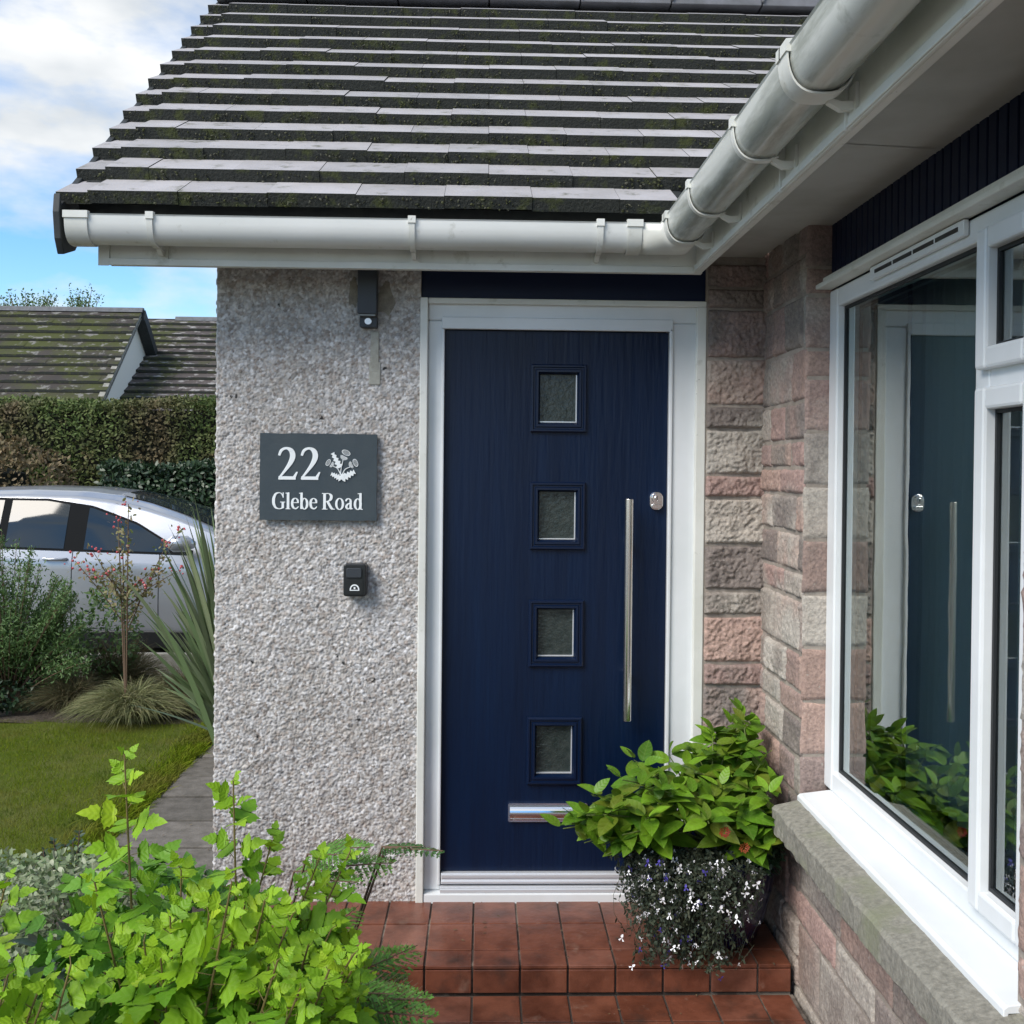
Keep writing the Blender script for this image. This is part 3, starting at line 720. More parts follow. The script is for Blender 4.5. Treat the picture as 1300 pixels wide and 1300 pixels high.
# (verts are duplicated between the two material groups, so every tile face is its own island)
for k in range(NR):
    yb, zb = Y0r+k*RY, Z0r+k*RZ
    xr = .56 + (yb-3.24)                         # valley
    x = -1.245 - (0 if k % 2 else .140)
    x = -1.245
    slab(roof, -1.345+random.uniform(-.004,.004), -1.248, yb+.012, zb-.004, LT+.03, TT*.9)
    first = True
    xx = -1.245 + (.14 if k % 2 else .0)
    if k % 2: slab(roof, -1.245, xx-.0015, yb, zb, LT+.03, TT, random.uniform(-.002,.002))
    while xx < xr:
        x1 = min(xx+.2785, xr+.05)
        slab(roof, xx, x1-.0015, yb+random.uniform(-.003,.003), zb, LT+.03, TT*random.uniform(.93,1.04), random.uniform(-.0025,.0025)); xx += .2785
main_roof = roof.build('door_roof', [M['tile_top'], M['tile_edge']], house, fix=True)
mb = MB()
mb.add([(-1.31, 3.27, 2.335), (.60, 3.27, 2.335), (2.45, ry_:=Y0r+NR*RY, Z0r+NR*RZ-.07), (-1.31, ry_, Z0r+NR*RZ-.07)], [(0,1,2,3)])
mb.box(-1.31, .60, 3.345, 3.357, 2.29, 2.40)
mb.build('underlay', M['dark'], house)
# moss fringe on tile edges
nm = 3600; kk = rng.integers(0, NR, nm); mxs = rng.uniform(-1.33, 1.9, nm)
tt = rng.uniform(.25, 1, nm)*TT
px_ = mxs; py_ = Y0r+kk*RY+tt*sa-.002; pz_ = Z0r+kk*RZ-tt*ca
ok = (px_ < .5+(py_-3.24)) & (vnoise(px_*6, kk*3.7, 0, 4) > -.25); px_, py_, pz_ = px_[ok], py_[ok], pz_[ok]
ico = np.array([(0,0,1),(.9,0,.2),(.2,.9,.1),(-.8,.5,.2),(-.7,-.6,.1),(.3,-.9,.2),(0,0,-.8)]); icf = np.array([(0,1,2),(0,2,3),(0,3,4),(0,4,5),(0,5,1),(6,2,1),(6,3,2),(6,4,3),(6,5,4),(6,1,5)])
n = len(px_); e1 = norm(rng.normal(size=(n,3))); X_, Y_, Z_ = frames(e1, norm(rng.normal(size=(n,3))))
V, F = instances(ico, icf, np.c_[px_, py_, pz_], X_, Y_, Z_, np.c_[rng.uniform(.003,.010,n), rng.uniform(.003,.006,n), rng.uniform(.002,.005,n)])
big_mesh('moss', V, F, mat('moss_tufts', rough=1, island=[(.035,.038,.022),(.06,.068,.02),(.10,.10,.075),(.025,.028,.02),(.04,.045,.02)]), main_roof)
# ridge
ry = Y0r+NR*RY+.03; rz = Z0r+NR*RZ+.005
mb = MB(); x = -1.34
while x < 2.6:
    mb.prism([(-.115, -.045), (-.105, .0), (-.05, .045), (.05, .045), (.105, .0), (.115, -.045)][::-1], x, x+.443, lambda u, v, t: (t, ry+u, rz+v)); 
    mb.box(x+.443, x+.455, ry-.125, ry+.1, rz-.03, rz+.06); x += .45
mb.build('ridge', M['ridge'], house, bevel=.004)
mb = MB()   # back slope and gable infill
mb.add([(-1.33, ry, rz-.04), (2.6, ry, rz-.04), (2.6, ry+3, rz-2.3), (-1.33, ry+3, rz-2.3)], [(0,1,2,3)])
mb.build('rear_roof', M['tile_edge'], house)
mb = MB()
mb.add([(XL+.01, 3.6, 2.38), (XL+.01, ry, rz-.12), (XL+.01, 7.4, 2.38)], [(0,1,2)]); mb.build('gable_wall', M['render_side'], house)
# black bargeboard under the verge
mb = MB()
sl_ = RZ/RY
pg = [(3.240, 2.360), (3.232, 2.30), (3.245, 2.22), (3.27, 2.175), (3.36, 2.205), (3.42, 2.27), (ry, rz-.20), (ry, rz-.035), (3.25, 2.372-.045)]
mb.prism(pg[::-1], -1.348, -1.326, lambda u, v, t: (t, u, v)); mb.build('bargeboard', M['dark'], house, bevel=.003)
# roof over the window wing (rises away to the right), seen only from the side
mb = MB()
for k in range(22):
    xb, zb = .615+k*RY, Z0r+k*RZ; y1 = 3.24+(k*RY)
    def p(s, t): return (xb + s*ca + t*sa, zb + s*sa - t*ca)
    q = [p(0,0), p(LT+.03,0), p(LT+.03,TT), p(0,TT)]
    yy = -1.3 + (.14 if k % 2 else 0)
    while yy < y1:
        y2 = min(yy+.277, y1); vs = [(a[0], y_, a[1]) for y_ in (yy, y2-.002) for a in q]
        mb.add(vs, [(0,1,5,4)], 0); mb.add(vs, [(0,4,7,3), (3,7,6,2), (0,3,2,1), (4,5,6,7), (1,2,6,5)], 1); yy += .279
mb.build('wing_roof', [M['tile_top'], M['tile_edge']], house)
mb = MB(); mb.box(XL+.26, 4.7, 3.81, 8.9, -.2, 2.3); mb.build('house_core', M['under'], house)
mb = MB(); mb.box(1.3, 4.7, -1.6, -1.5, -.3, 2.4); mb.box(4.6, 4.7, -1.5, 9, -.3, 2.4); mb.box(-.9, 4.7, 9, 9.1, -.3, 2.4); mb.build('outer_wall', M['render_side'], house)
mb = MB(); xr_ = .615+22*RY; mb.add([(xr_, -1.3, Z0r+22*RZ), (xr_, 7, Z0r+22*RZ), (xr_+3.2, 7, 2.3), (xr_+3.2, -1.3, 2.3)], [(0,1,2,3)]); mb.build('far_wing_roof', M['tile_edge'], house)

# ================================================================== WALL FITTINGS
SY = DY-.012
# serif lettering from strokes
def cat(pts, n=7):
    out = []
    P = [pts[0]] + list(pts) + [pts[-1]]
    for i in range(1, len(P)-2):
        for k in range(n):
            t = k/n
            out.append(tuple(.5*((2*P[i][j]) + (-P[i-1][j]+P[i+1][j])*t + (2*P[i-1][j]-5*P[i][j]+4*P[i+1][j]-P[i+2][j])*t*t + (-P[i-1][j]+3*P[i][j]-3*P[i+1][j]+P[i+2][j])*t**3) for j in range(3)))
    out.append(pts[-1]); return out
def stroke(pts, smooth=True):
    p = cat(pts) if smooth else pts; Lp, Rp = [], []
    for i in range(len(p)):
        a, b = p[max(i-1, 0)], p[min(i+1, len(p)-1)]; dx, dy = b[0]-a[0], b[1]-a[1]; l = math.hypot(dx, dy) or 1
        nx, ny = -dy/l*p[i][2]/2, dx/l*p[i][2]/2; Lp.append((p[i][0]+nx, p[i][1]+ny)); Rp.append((p[i][0]-nx, p[i][1]-ny))
    return [[Rp[i], Rp[i+1], Lp[i+1], Lp[i]] for i in range(len(p)-1)]
def bar(x0, x1, y0, y1): return [[(x0, y0), (x1, y0), (x1, y1), (x0, y1)]]
def oval(cx, cy, rx, ry_, thick, thin, n=28):
    out = []
    for k in range(n):
        q = []
        for a in (2*math.pi*k/n, 2*math.pi*(k+1)/n):
            q.append(((cx+rx*math.cos(a), cy+ry_*math.sin(a)), (cx+(rx-thick)*math.cos(a), cy+(ry_-thin)*math.sin(a))))
        out.append([q[0][0], q[1][0], q[1][1], q[0][1]])
    return out
G = {}
G['2'] = (stroke([(.035,.74,.05),(.10,.90,.07),(.24,.965,.07),(.37,.90,.12),(.42,.74,.14),(.37,.55,.12),(.24,.33,.075),(.06,.08,.04)]) + [[(.03,0),(.50,0),(.50,.10),(.03,.10)], [(.44,.10),(.50,.06),(.56,.24),(.53,.24)]] + [[(.03,0),(.12,.10),(.06,.12),(.02,.04)]], .62)
G['G'] = (stroke([(.66,.74,.03),(.58,.90,.045),(.42,.975,.045),(.22,.90,.10),(.11,.68,.14),(.09,.50,.15),(.11,.30,.14),(.22,.09,.10),(.42,.02,.045),(.58,.05,.05),(.67,.11,.05)]) + bar(.59,.71,.06,.42) + bar(.50,.78,.40,.44) + bar(.65,.685,.68,.99), .80)
G['l'] = (bar(.08,.21,0,.98) + bar(.01,.28,0,.04) + [[(0,.93),(.09,.93),(.21,1.0),(.0,.965)]], .30)
def e_():
    s = stroke([(.42,.40,.09),(.40,.55,.09),(.27,.655,.04),(.12,.56,.10),(.075,.34,.12),(.13,.12,.11),(.27,.035,.07),(.38,.08,.05),(.45,.17,.03)])
    return s + bar(.06,.46,.37,.41)
G['e'] = (e_(), .50)
G['b'] = (bar(.06,.18,.02,.98) + [[(-.02,.93),(.07,.93),(.18,1.0),(-.02,.965)]] + oval(.29,.33,.235,.345,.125,.045), .57)
G['R'] = (bar(.08,.22,0,.97) + bar(0,.32,0,.04) + bar(0,.30,.93,.97) + stroke([(.2,.948,.04),(.40,.945,.05),(.53,.85,.13),(.555,.73,.14),(.51,.60,.13),(.38,.50,.05),(.2,.485,.04)]) + stroke([(.32,.49,.13),(.56,.08,.13),(.64,.02,.10)], False) + bar(.56,.76,0,.04), .77)
G['o'] = (oval(.27,.335,.26,.355,.115,.045), .57)
G['a'] = (bar(.29,.40,.06,.50) + stroke([(.06,.50,.07),(.10,.60,.08),(.22,.655,.05),(.33,.58,.09),(.345,.46,.11)]) + stroke([(.33,.40,.04),(.16,.31,.08),(.085,.17,.11),(.15,.055,.08),(.25,.07,.05),(.33,.13,.03)]) + [[(.31,.02),(.46,.03),(.47,.08),(.33,.12)]], .49)
G['d'] = (bar(.37,.49,.02,.98) + [[(.27,.93),(.38,.93),(.49,1.0),(.27,.965)]] + bar(.45,.56,0,.045) + oval(.27,.33,.235,.345,.125,.045), .58)
def write(mb, text, x, z, h, y, sp=.02, wf=1.0):
    k = 0
    for ch in text:
        if ch == ' ': x += .25*h*wf; continue
        polys, adv = G[ch]
        for p in polys:
            k += 1; yy = y - .00002*(k % 23)
            mb.prism([(x+a*h*wf, z+b*h) for a, b in p], yy-.0012, y+.0008, lambda u, v, t: (u, t, v))
        x += (adv+sp)*h*wf
    return x
def width(text, h, sp=.02, wf=1.0): return sum((.25 if c_ == ' ' else G[c_][1]+sp) for c_ in text)*h*wf
sg = empty('house_sign', (-.57, SY, 1.48), 'rectangular slate house sign with white number and road name', 'sign')
SX0, SX1, SZ0, SZ1 = -.770, -.368, 1.329, 1.628
mb = MB()
nn = 26; e_pts = []
for k in range(nn): e_pts.append((SX0+(SX1-SX0)*k/nn, SZ0+random.uniform(-.0012,.0012)))
for k in range(nn): e_pts.append((SX1+random.uniform(-.0010,.0010), SZ0+(SZ1-SZ0)*k/nn))
for k in range(nn): e_pts.append((SX1+(SX0-SX1)*k/nn, SZ1+random.uniform(-.0012,.0012)))
for k in range(nn): e_pts.append((SX0+random.uniform(-.0010,.0010), SZ1+(SZ0-SZ1)*k/nn))
mb.prism(e_pts, SY-.014, SY-.004, fn); mb.build('slate_plate', M['slate'], sg)
for zz in (1.56, 1.39): mb = MB(); mb.tube([(-.57, SY-.004, zz), (-.57, DY+.002, zz)], .006); mb.build('fixing', M['alu'], sg)
YF = SY-.0142
mb = MB(); wf = .155/width('22', .112); write(mb, '22', -.709, 1.469, .112, YF, wf=wf); write(mb, '22', -.7072, 1.4688, .112, YF-.0006, wf=wf); mb.build('number', M['ink'], sg)
mb = MB(); h = .058; wf = .313/width('Glebe Road', h); write(mb, 'Glebe Road', -.7277, 1.367, h, YF, wf=wf); write(mb, 'Glebe Road', -.7262, 1.3668, h, YF-.0006, wf=wf); mb.build('lettering', M['ink'], sg)
# thistle emblem
em = MB(); cnt = [0]
def blob(pts, lift=0):
    cnt[0] += 1; em.prism(pts, YF-.0010-lift-.00002*cnt[0], YF+.0008, fn)
tx, tz = -.4925, 1.468
def stem(p0, p1, p2, w0=.003, w1=.002):
    for q in stroke([(p0[0], p0[1], w0), (p1[0], p1[1], (w0+w1)/2), (p2[0], p2[1], w1)]): blob(q)
def jag(cx, cz, ang, ln, wd, n=5):
    L_, R_ = [], []
    for i in range(n):
        t0, t1 = i/n, (i+.55)/n; ww = wd*(1-.55*t0)
        L_ += [(t0*ln, ww*.45), ((t1)*ln, ww)]; R_ += [(t0*ln, -ww*.45), ((t1)*ln, -ww)]
    pts = L_ + [(ln*1.02, 0)] + R_[::-1]
    ca_, sa_ = math.cos(R(ang)), math.sin(R(ang)); q = [(cx+a*ca_-b*sa_, cz+a*sa_+b*ca_) for a, b in pts]
    for i in range(1, len(q)-1): pass
    cen = q[len(q)//2]
    base_ = (cx, cz)
    m_ = len(q)
    for i in range(m_//2): blob([q[i], q[i+1], q[m_-2-i], q[m_-1-i]]) if i+1 < m_-2-i else None
def thistle(cx, cz, ang, s):
    ca_, sa_ = math.cos(R(ang)), math.sin(R(ang)); T = lambda a, b: (cx+s*(a*ca_-b*sa_), cz+s*(a*sa_+b*ca_))
    for k in range(14):                                   # bulb of scales: short strokes
        a = R(-75+150*k/13)
        em.prism([T(-.9*math.cos(a)+.02, .9*math.sin(a)-.05), T(-.9*math.cos(a)+.02, .9*math.sin(a)+.05), T(-.05, .55*math.sin(a)+.03), T(-.05, .55*math.sin(a)-.03)], YF-.001-.00001*k, YF+.0008, fn)
    for q in oval(0, 0, 1, 1, .16, .16, 20): blob([T(.75+.55*a, .95*b) for a, b in q])
    for k in range(7):
        b = -.6+.2*k; blob([T(.35, b-.03), T(1.15-.3*b*b, b*1.0-.03), T(1.15-.3*b*b, b*1.0+.03), T(.35, b+.03)])
for tcx, tcz, an, s in ((-.4795, 1.552, 65, .0165), (-.527, 1.524, 150, .0130), (-.452, 1.524, 25, .0150)): thistle(tcx, tcz, an, s)
stem((-.490, 1.470), (-.492, 1.50), (-.484, 1.54)); stem((-.491, 1.485), (-.503, 1.508), (-.518, 1.516)); stem((-.490, 1.480), (-.478, 1.505), (-.460, 1.514))
jag(-.490, 1.474, 155, .042, .013); jag(-.489, 1.474, 28, .056, .016); jag(-.494, 1.512, 118, .062, .013); jag(-.49, 1.472, 60, .022, .009)
em.build('thistle_emblem', M['ink'], sg)

# key safe
ks = empty('key_safe', (-.438, SY, 1.13), 'small black key safe on pebble dash wall below the sign', 'key safe')
mb = MB(); mb.prism(rrect(-.477, -.399, 1.070, 1.182, .010), SY-.042, DY+.002, fn); mb.build('body', M['black'], ks, bevel=.004)
mb = MB(); mb.prism(rrect(-.467, -.414, 1.135, 1.168, .006), SY-.048, SY-.0425, fn); mb.build('flap', M['lamp'], ks, bevel=.0015)
mb = MB(); mb.prism(rrect(-.470, -.410, 1.078, 1.130, .006), SY-.0445, SY-.0425, fn); mb.build('lower_cover', M['black'], ks)
mb = MB()
for q in oval(0, 0, 1, 1, .26, .26, 28):
    if min(p[1] for p in q) >= -.01: mb.prism([(-.438+a*.0165, 1.094+b*.0185) for a, b in q], SY-.0452, SY-.0446, fn)
mb.box(-.4545, -.4215, SY-.0453, SY-.0446, 1.0905, 1.0935)
mb.box(-.441, -.435, SY-.0454, SY-.0446, 1.096, 1.103)
mb.build('arch_emblem', M['ink'], ks)

# wall lamp
wl = empty('wall_lamp', (-.40, SY, 2.06), 'dark grey downlight fixed to pebble dash wall under the eaves', 'lamp')
mb = MB(); mb.prism(rrect(-.434, -.368, 2.035, 2.20, .008), SY-.062, SY-.010, fn); mb.build('body', M['lamp'], wl, bevel=.003)
mb = MB(); mb.prism(rrect(-.430, -.370, 1.995, 2.034, .006), SY-.030, DY+.002, fn); mb.build('back_plate', M['lamp'], wl, bevel=.002)
mb = MB(); mb.prism([(-.400+.012*math.cos(a*.3927), 2.014+.011*math.sin(a*.3927)) for a in range(16)], SY-.038, SY-.030, fn); mb.build('sensor', M['alu'], wl)
mb = MB(); mb.box(-.428, -.374, SY-.056, SY-.016, 2.031, 2.036); mb.build('lens', mat('lamp_lens', (.25,.27,.27), .2), wl)

# ================================================================== PLANTS
def leaf_template(kind):
    if kind == 'lobed':       # three to five lobed, toothed
        o = [(0,0),(.09,-.04),(.20,-.04),(.26,.05),(.37,.04),(.38,.13),(.50,.17),(.47,.26),(.60,.34),(.44,.37),(.34,.44),(.19,.42),(.20,.52),(.31,.60),(.25,.68),(.27,.78),(.17,.82),(.13,.95),(0,1.12)]
        fold, droop = .20, .28
    elif kind == 'ovate':
        o = [(0,0),(.12,.06),(.20,.18),(.245,.34),(.24,.50),(.19,.68),(.10,.86),(0,1.0)]; fold, droop = .22, .22
    elif kind == 'small':
        o = [(0,0),(.20,.2),(.24,.5),(.14,.8),(0,1)]; fold, droop = .2, .1
    V = []; F = []
    n = len(o)
    mid = [(0, y) for x, y in o]
    for x, y in o: V.append((0, y, -droop*y*y))
    for s in (1, -1):
        b = len(V)
        for x, y in o: V.append((s*x, y, fold*x - droop*y*y - .25*x*x))
        for i in range(n-1):
            q = (i, b+i, b+i+1, i+1) if s > 0 else (i, i+1, b+i+1, b+i)
            F.append(q)
    return np.array(V), np.array(F)
LOB, OVA, SMA = leaf_template('lobed'), leaf_template('ovate'), leaf_template('small')
VEINED = set()
def leaves(name, tmpl, pos, d, up, size, m_, parent):
    X_, Y_, Z_ = frames(np.asarray(d, float), np.asarray(up, float))
    V, F = instances(tmpl[0], tmpl[1], np.asarray(pos, float), X_, Y_, Z_, np.asarray(size, float))
    col = None
    if m_.name in VEINED:
        c = np.c_[np.abs(tmpl[0][:, 0]), tmpl[0][:, 1], np.zeros(len(tmpl[0]))]; col = np.tile(c, (len(pos), 1))
    return big_mesh(name, V, F, m_, parent, smooth=False, col=col)
for k_, a_ in (('nine', .30), ('nine_low', .2), ('hyd', .28)): veins(M[k_], amount=a_*.3); VEINED.add(M[k_].name)
M['nine_mid'] = mat('green_gold_leaf', rough=.5, spec=.35, island=[(.12,.30,.015),(.20,.41,.018),(.26,.48,.02),(.15,.35,.016)], trans=.33); veins(M['nine_mid'], amount=.08); VEINED.add('green_gold_leaf')
def bez(p0, p1, p2, t): return (1-t)**2*p0 + 2*t*(1-t)*p1 + t*t*p2

def ninebark(label, base, tips, seed, fname='ninebark_shrub', leafs=(.030,.060), low=.3):
    rs = np.random.default_rng(seed); root = empty(fname, base, label, 'shrub')
    st = MB(); P, D_, U_, S_ = [], [], [], []; TT_ = []
    base = np.array(base)
    for (tip, nl) in tips:
        tip = np.array(tip); b = base + rs.normal(size=3)*(.05,.05,0)
        midp = b*.45+tip*.55; midp[2] = b[2]*.35+tip[2]*.65; midp[:2] += (tip-b)[:2]*.12
        pts = [bez(b, midp, tip, t) for t in np.linspace(0, 1, 12)]
        st.tube(pts, [.0038*(1-.75*i/11)+.0008 for i in range(12)], 6)
        ang = rs.uniform(0, 6.28)
        L_ = np.linalg.norm(tip-b)
        for k in range(nl):
            t = 1-(k/nl)**.95*(min(.78, .023*nl/L_)) if nl > 1 else 1
            p = bez(b, midp, tip, t); ax = norm(bez(b, midp, tip, min(1, t+.05))-bez(b, midp, tip, t-.05))
            ang += 2.4+rs.normal()*.25
            side = np.array([math.cos(ang), math.sin(ang), 0]); rel = (1-t)/.6
            d = norm(side*(.55+1.0*min(1, rel*2.2)) + ax*(.9-.8*min(1, rel*2)) + rs.normal(size=3)*.12)
            s = rs.uniform(*leafs)*(.45+.9*min(1, rel*2.6+.12))
            pet = .4*s
            up = norm(np.array([0,0,1.])*1.0 + side*-.15 + rs.normal(size=3)*.30 + np.array([0,-.75,0]))
            P.append(p+d*pet); D_.append(d); U_.append(up); S_.append(s); TT_.append((1-t)*L_ + rs.normal()*.05)
            st.tube([p, p+d*pet*1.05], .0008, 4)
    P, D_, U_, S_, TT_ = map(np.array, (P, D_, U_, S_, TT_)); g_ = TT_ < .17
    leaves('young_leaves', LOB, P[g_], D_[g_], U_[g_], S_[g_], M['nine'], root)
    leaves('inner_shade_leaves', LOB, P[~g_], D_[~g_], U_[~g_], S_[~g_], M['nine_mid'], root)  # greener lower leaves, with the shrub's inner shade put into their colour
    st.build('stems', mat('reddish_green_stem', (.17,.13,.045), .7), root, fix=False)
    return root
def fill(n, fnpx, dr, nl, rs):
    out = []
    while len(out) < n:
        px, py = rs.uniform(0, 1), rs.uniform(0, 1); q = fnpx(px, py)
        if q is None: continue
        out.append((tuple(at(q[0], q[1], rs.uniform(*dr))), nl))
    return out
rs = np.random.default_rng(3)
ptop = [(-150,1120),(0,1130),(60,1170),(110,1130),(160,1080),(220,1100),(260,1110),(300,1090),(350,1110),(400,1130),(440,1150),(470,1200),(500,1250),(520,1300),(540,1330)]
def top_at(x): return np.interp(x, [p[0] for p in ptop], [p[1] for p in ptop])
def f1(u, v):
    x = 95+u*370; t = top_at(x)+25; return (x, t+v*(1420-t))
tips = [(tuple(at(158,958,1.98)), 24), (tuple(at(296,990,2.05)), 22), (tuple(at(345,1068,2.1)), 16), (tuple(at(230,1105,2.0)), 14), (tuple(at(405,1090,2.15)), 15), (tuple(at(445,1080,2.2)), 13), (tuple(at(265,1160,1.85)), 15), (tuple(at(120,1120,1.95)), 14)]
tips += fill(120, f1, (1.72, 2.4), 21, rs)
ninebark('golden ninebark shrub with tall yellow green shoots beside the doorstep', (-.62, 2.15, -.2), tips, 5)
def f2_(u, v):
    x = -170+u*250; t = np.interp(x, [-170,0,40,90], [1090,1130,1180,1300])+25; return (x, t+v*(1400-t))
tips = [(tuple(at(8,1120,1.62)), 9), (tuple(at(90,1225,1.5)), 8)] + fill(32, f2_, (1.45, 1.75), 16, rs)
ninebark('golden leaved shrub cut off at the bottom left corner of the picture', (-.98, 1.6, -.2), tips, 9)
# lower inner foliage so the shrub is dense
def clump(name, label, cat_, n, box, m_, tmpl, size, up=(0,-.3,1), parent=None, shape='ell', seed=0, kind=None):
    rs = np.random.default_rng(seed)
    c = np.array([(box[0]+box[1])/2, (box[2]+box[3])/2, (box[4]+box[5])/2]); h = np.array([(box[1]-box[0])/2, (box[3]-box[2])/2, (box[5]-box[4])/2])
    q = norm(rs.normal(size=(n,3)))*(rs.uniform(.35,1,(n,1))**.5); q *= 1+.18*np.array(fbm(q[:,0]*2.5, q[:,1]*2.5, q[:,2]*2.5, 3, seed))[:,None]
    p = c+q*h; d = norm(q*(1,1,.4)+rs.normal(size=(n,3))*.7); u = norm(np.array(up)+rs.normal(size=(n,3))*.5)
    root = parent if parent is not None else empty(name, (c[0], c[1], box[4]), label, cat_)
    leaves('leaves' if parent is None else name, tmpl, p, d, u, rs.uniform(*size, n), m_, root)
    return root
# conifer sprays at the right of the golden shrub
def spray_set(name, label, base, sprays, m_, seed, rs_w=1.0, cat_='conifer'):
    rs = np.random.default_rng(seed); root = empty(name, base, label, cat_); st = MB()
    P, D_, U_, S_ = [], [], [], []; base = Vector(base)
    for (tip, ln, upv) in sprays:
        tip = Vector(tip); dirv = Vector((tip.x-base.x, tip.y-base.y, .12*(tip.z-base.z))).normalized(); root_p = tip-dirv*ln; upn = Vector(upv).normalized(); side = dirv.cross(upn).normalized()
        st.tube([base.lerp(root_p, .0), base.lerp(root_p, .6)+Vector((0,0,.05)), root_p, tip], [.006,.004,.003,.001], 5)
        nb = max(6, int(ln/.018))
        for i in range(nb):
            t = i/nb; p0 = root_p.lerp(tip, t) - Vector((0,0,1))*ln*.12*(t-.4)**2; bl_ = ln*.42*(1-t)**.8*rs_w + .012
            for s in (1, -1):
                bd = (dirv*.75 + side*s*.8).normalized(); nn_ = max(3, int(bl_/.008))
                st.tube([p0, p0+bd*bl_], .0007, 3, cap=False)
                for j in range(nn_):
                    tt_ = (j+.5)/nn_; pp = p0+bd*bl_*tt_ - Vector((0,0,1))*bl_*.25*tt_*tt_
                    for s2 in (1, -1):
                        dd = (bd*.8 + (side*s2*.5+dirv*.2*s2)).normalized()
                        P.append(pp); D_.append(dd); U_.append(upn+Vector(rs.normal(size=3)*.35)); S_.append(rs.uniform(.009,.017)*(1.15-.6*tt_))
    leaves('foliage', SMA, [tuple(a) for a in P], [tuple(a) for a in D_], [tuple(a) for a in U_], S_, m_, root)
    st.build('twigs', M['twig'], root, fix=False); return root
sp = []
rs = np.random.default_rng(21)
for px, py, D, ln in ((470,1075,2.55,.16),(445,1085,2.5,.16),(500,1095,2.6,.15),(455,1120,2.5,.15),(420,1105,2.55,.14)): sp.append((tuple(at(px,py,D)), ln, (-.1,-.5,.8)))
spray_set('cypress_shrub', 'light green feathery cypress against pebble dash wall base', (-.62, 2.75, -.2), sp, M['conifer'], 4)
sp = [(tuple(at(562,1080,2.5)), .20, (0,-.3,1)), (tuple(at(535,1075,2.55)), .14, (0,-.4,1))]
spray_set('fir_seedling', 'thin dark green sprig reaching across the door frame edge', (-.45, 2.8, -.2), sp, M['conifer_d'], 6, .30)
sp = []
for px, py, D, ln in ((530,1200,2.4,.26),(500,1215,2.3,.22),(470,1235,2.35,.2),(545,1268,2.0,.2),(500,1262,1.95,.2),(552,1290,1.95,.2),(470,1285,1.95,.18),(520,1240,2.3,.2),(440,1180,2.5,.22),(455,1150,2.55,.2)): sp.append((tuple(at(px,py,D)), ln, (0,-.45,1)))
spray_set('juniper_shrub', 'spreading green juniper with flat sprays over the tiled step edge', (-.55, 2.15, -.2), sp, M['conifer'], 8, 1.1)

# filler under the shrubs
tag(clump('border_perennial', 'dark green low foliage beneath the golden shrub', 'shrub', 1500, (-1.5,-.28,1.6,2.9,-.25,.42), M['dark_green'], OVA, (.04,.075), seed=4))
tag(clump('leafy_perennial', 'mid green leafy plant inside the golden shrub', 'shrub', 1400, (-1.05,-.30,1.8,2.5,-.2,.62), M['nine_low'], LOB, (.04,.07), seed=14))
# variegated
vb = at(75,1190,3.1)
clump('variegated_shrub', 'grey green shrub with cream edged small leaves behind the golden shrub', 'shrub', 5200, (vb.x-.26, vb.x+.28, 2.9, 3.4, -.2, at(75,1090,3.1).z), M['varieg'], SMA, (.018,.030), seed=6)
clump('pale_shrub', 'small pale variegated bush at the left edge behind shrubs', 'shrub', 2600, (-1.72,-1.42,3.2,3.6,-.2, at(20,1085,3.4).z), M['varieg'], SMA, (.018,.030), seed=7)
for i, (px, lab) in enumerate(((52,'leftmost dark green spiky sprig at the lawn edge'),(92,'tallest dark green spiky sprig at the lawn edge'),(118,'right hand dark sprig at the lawn edge beside the path'))):
    q = at(px, (1075,1055,1080)[i], 3.7); rs = np.random.default_rng(i)
    root = empty('box_sprig', (q.x, 3.7, GZ), lab, 'plant', 'dark sprigs at the lawn edge'); st = MB(); P = []; D_ = []
    for s in range(5):
        tip = np.array((q.x+rs.normal()*.035, 3.7+rs.normal()*.04, q.z-abs(rs.normal())*.03)); b = np.array((q.x, 3.7, GZ)); st.tube([b, tip], .002, 4)
        for k in range(46):
            t = .25+.75*rs.random(); a = rs.uniform(0, 6.28); P.append(b+(tip-b)*t); D_.append((math.cos(a), math.sin(a), .6))
    leaves('leaves', SMA, P, D_, np.tile((0,-.3,1), (len(P),1))+rs.normal(size=(len(P),3))*.3, rs.uniform(.016,.028,len(P)), M['dark_green'], root); st.build('stems', M['twig'], root, fix=False)

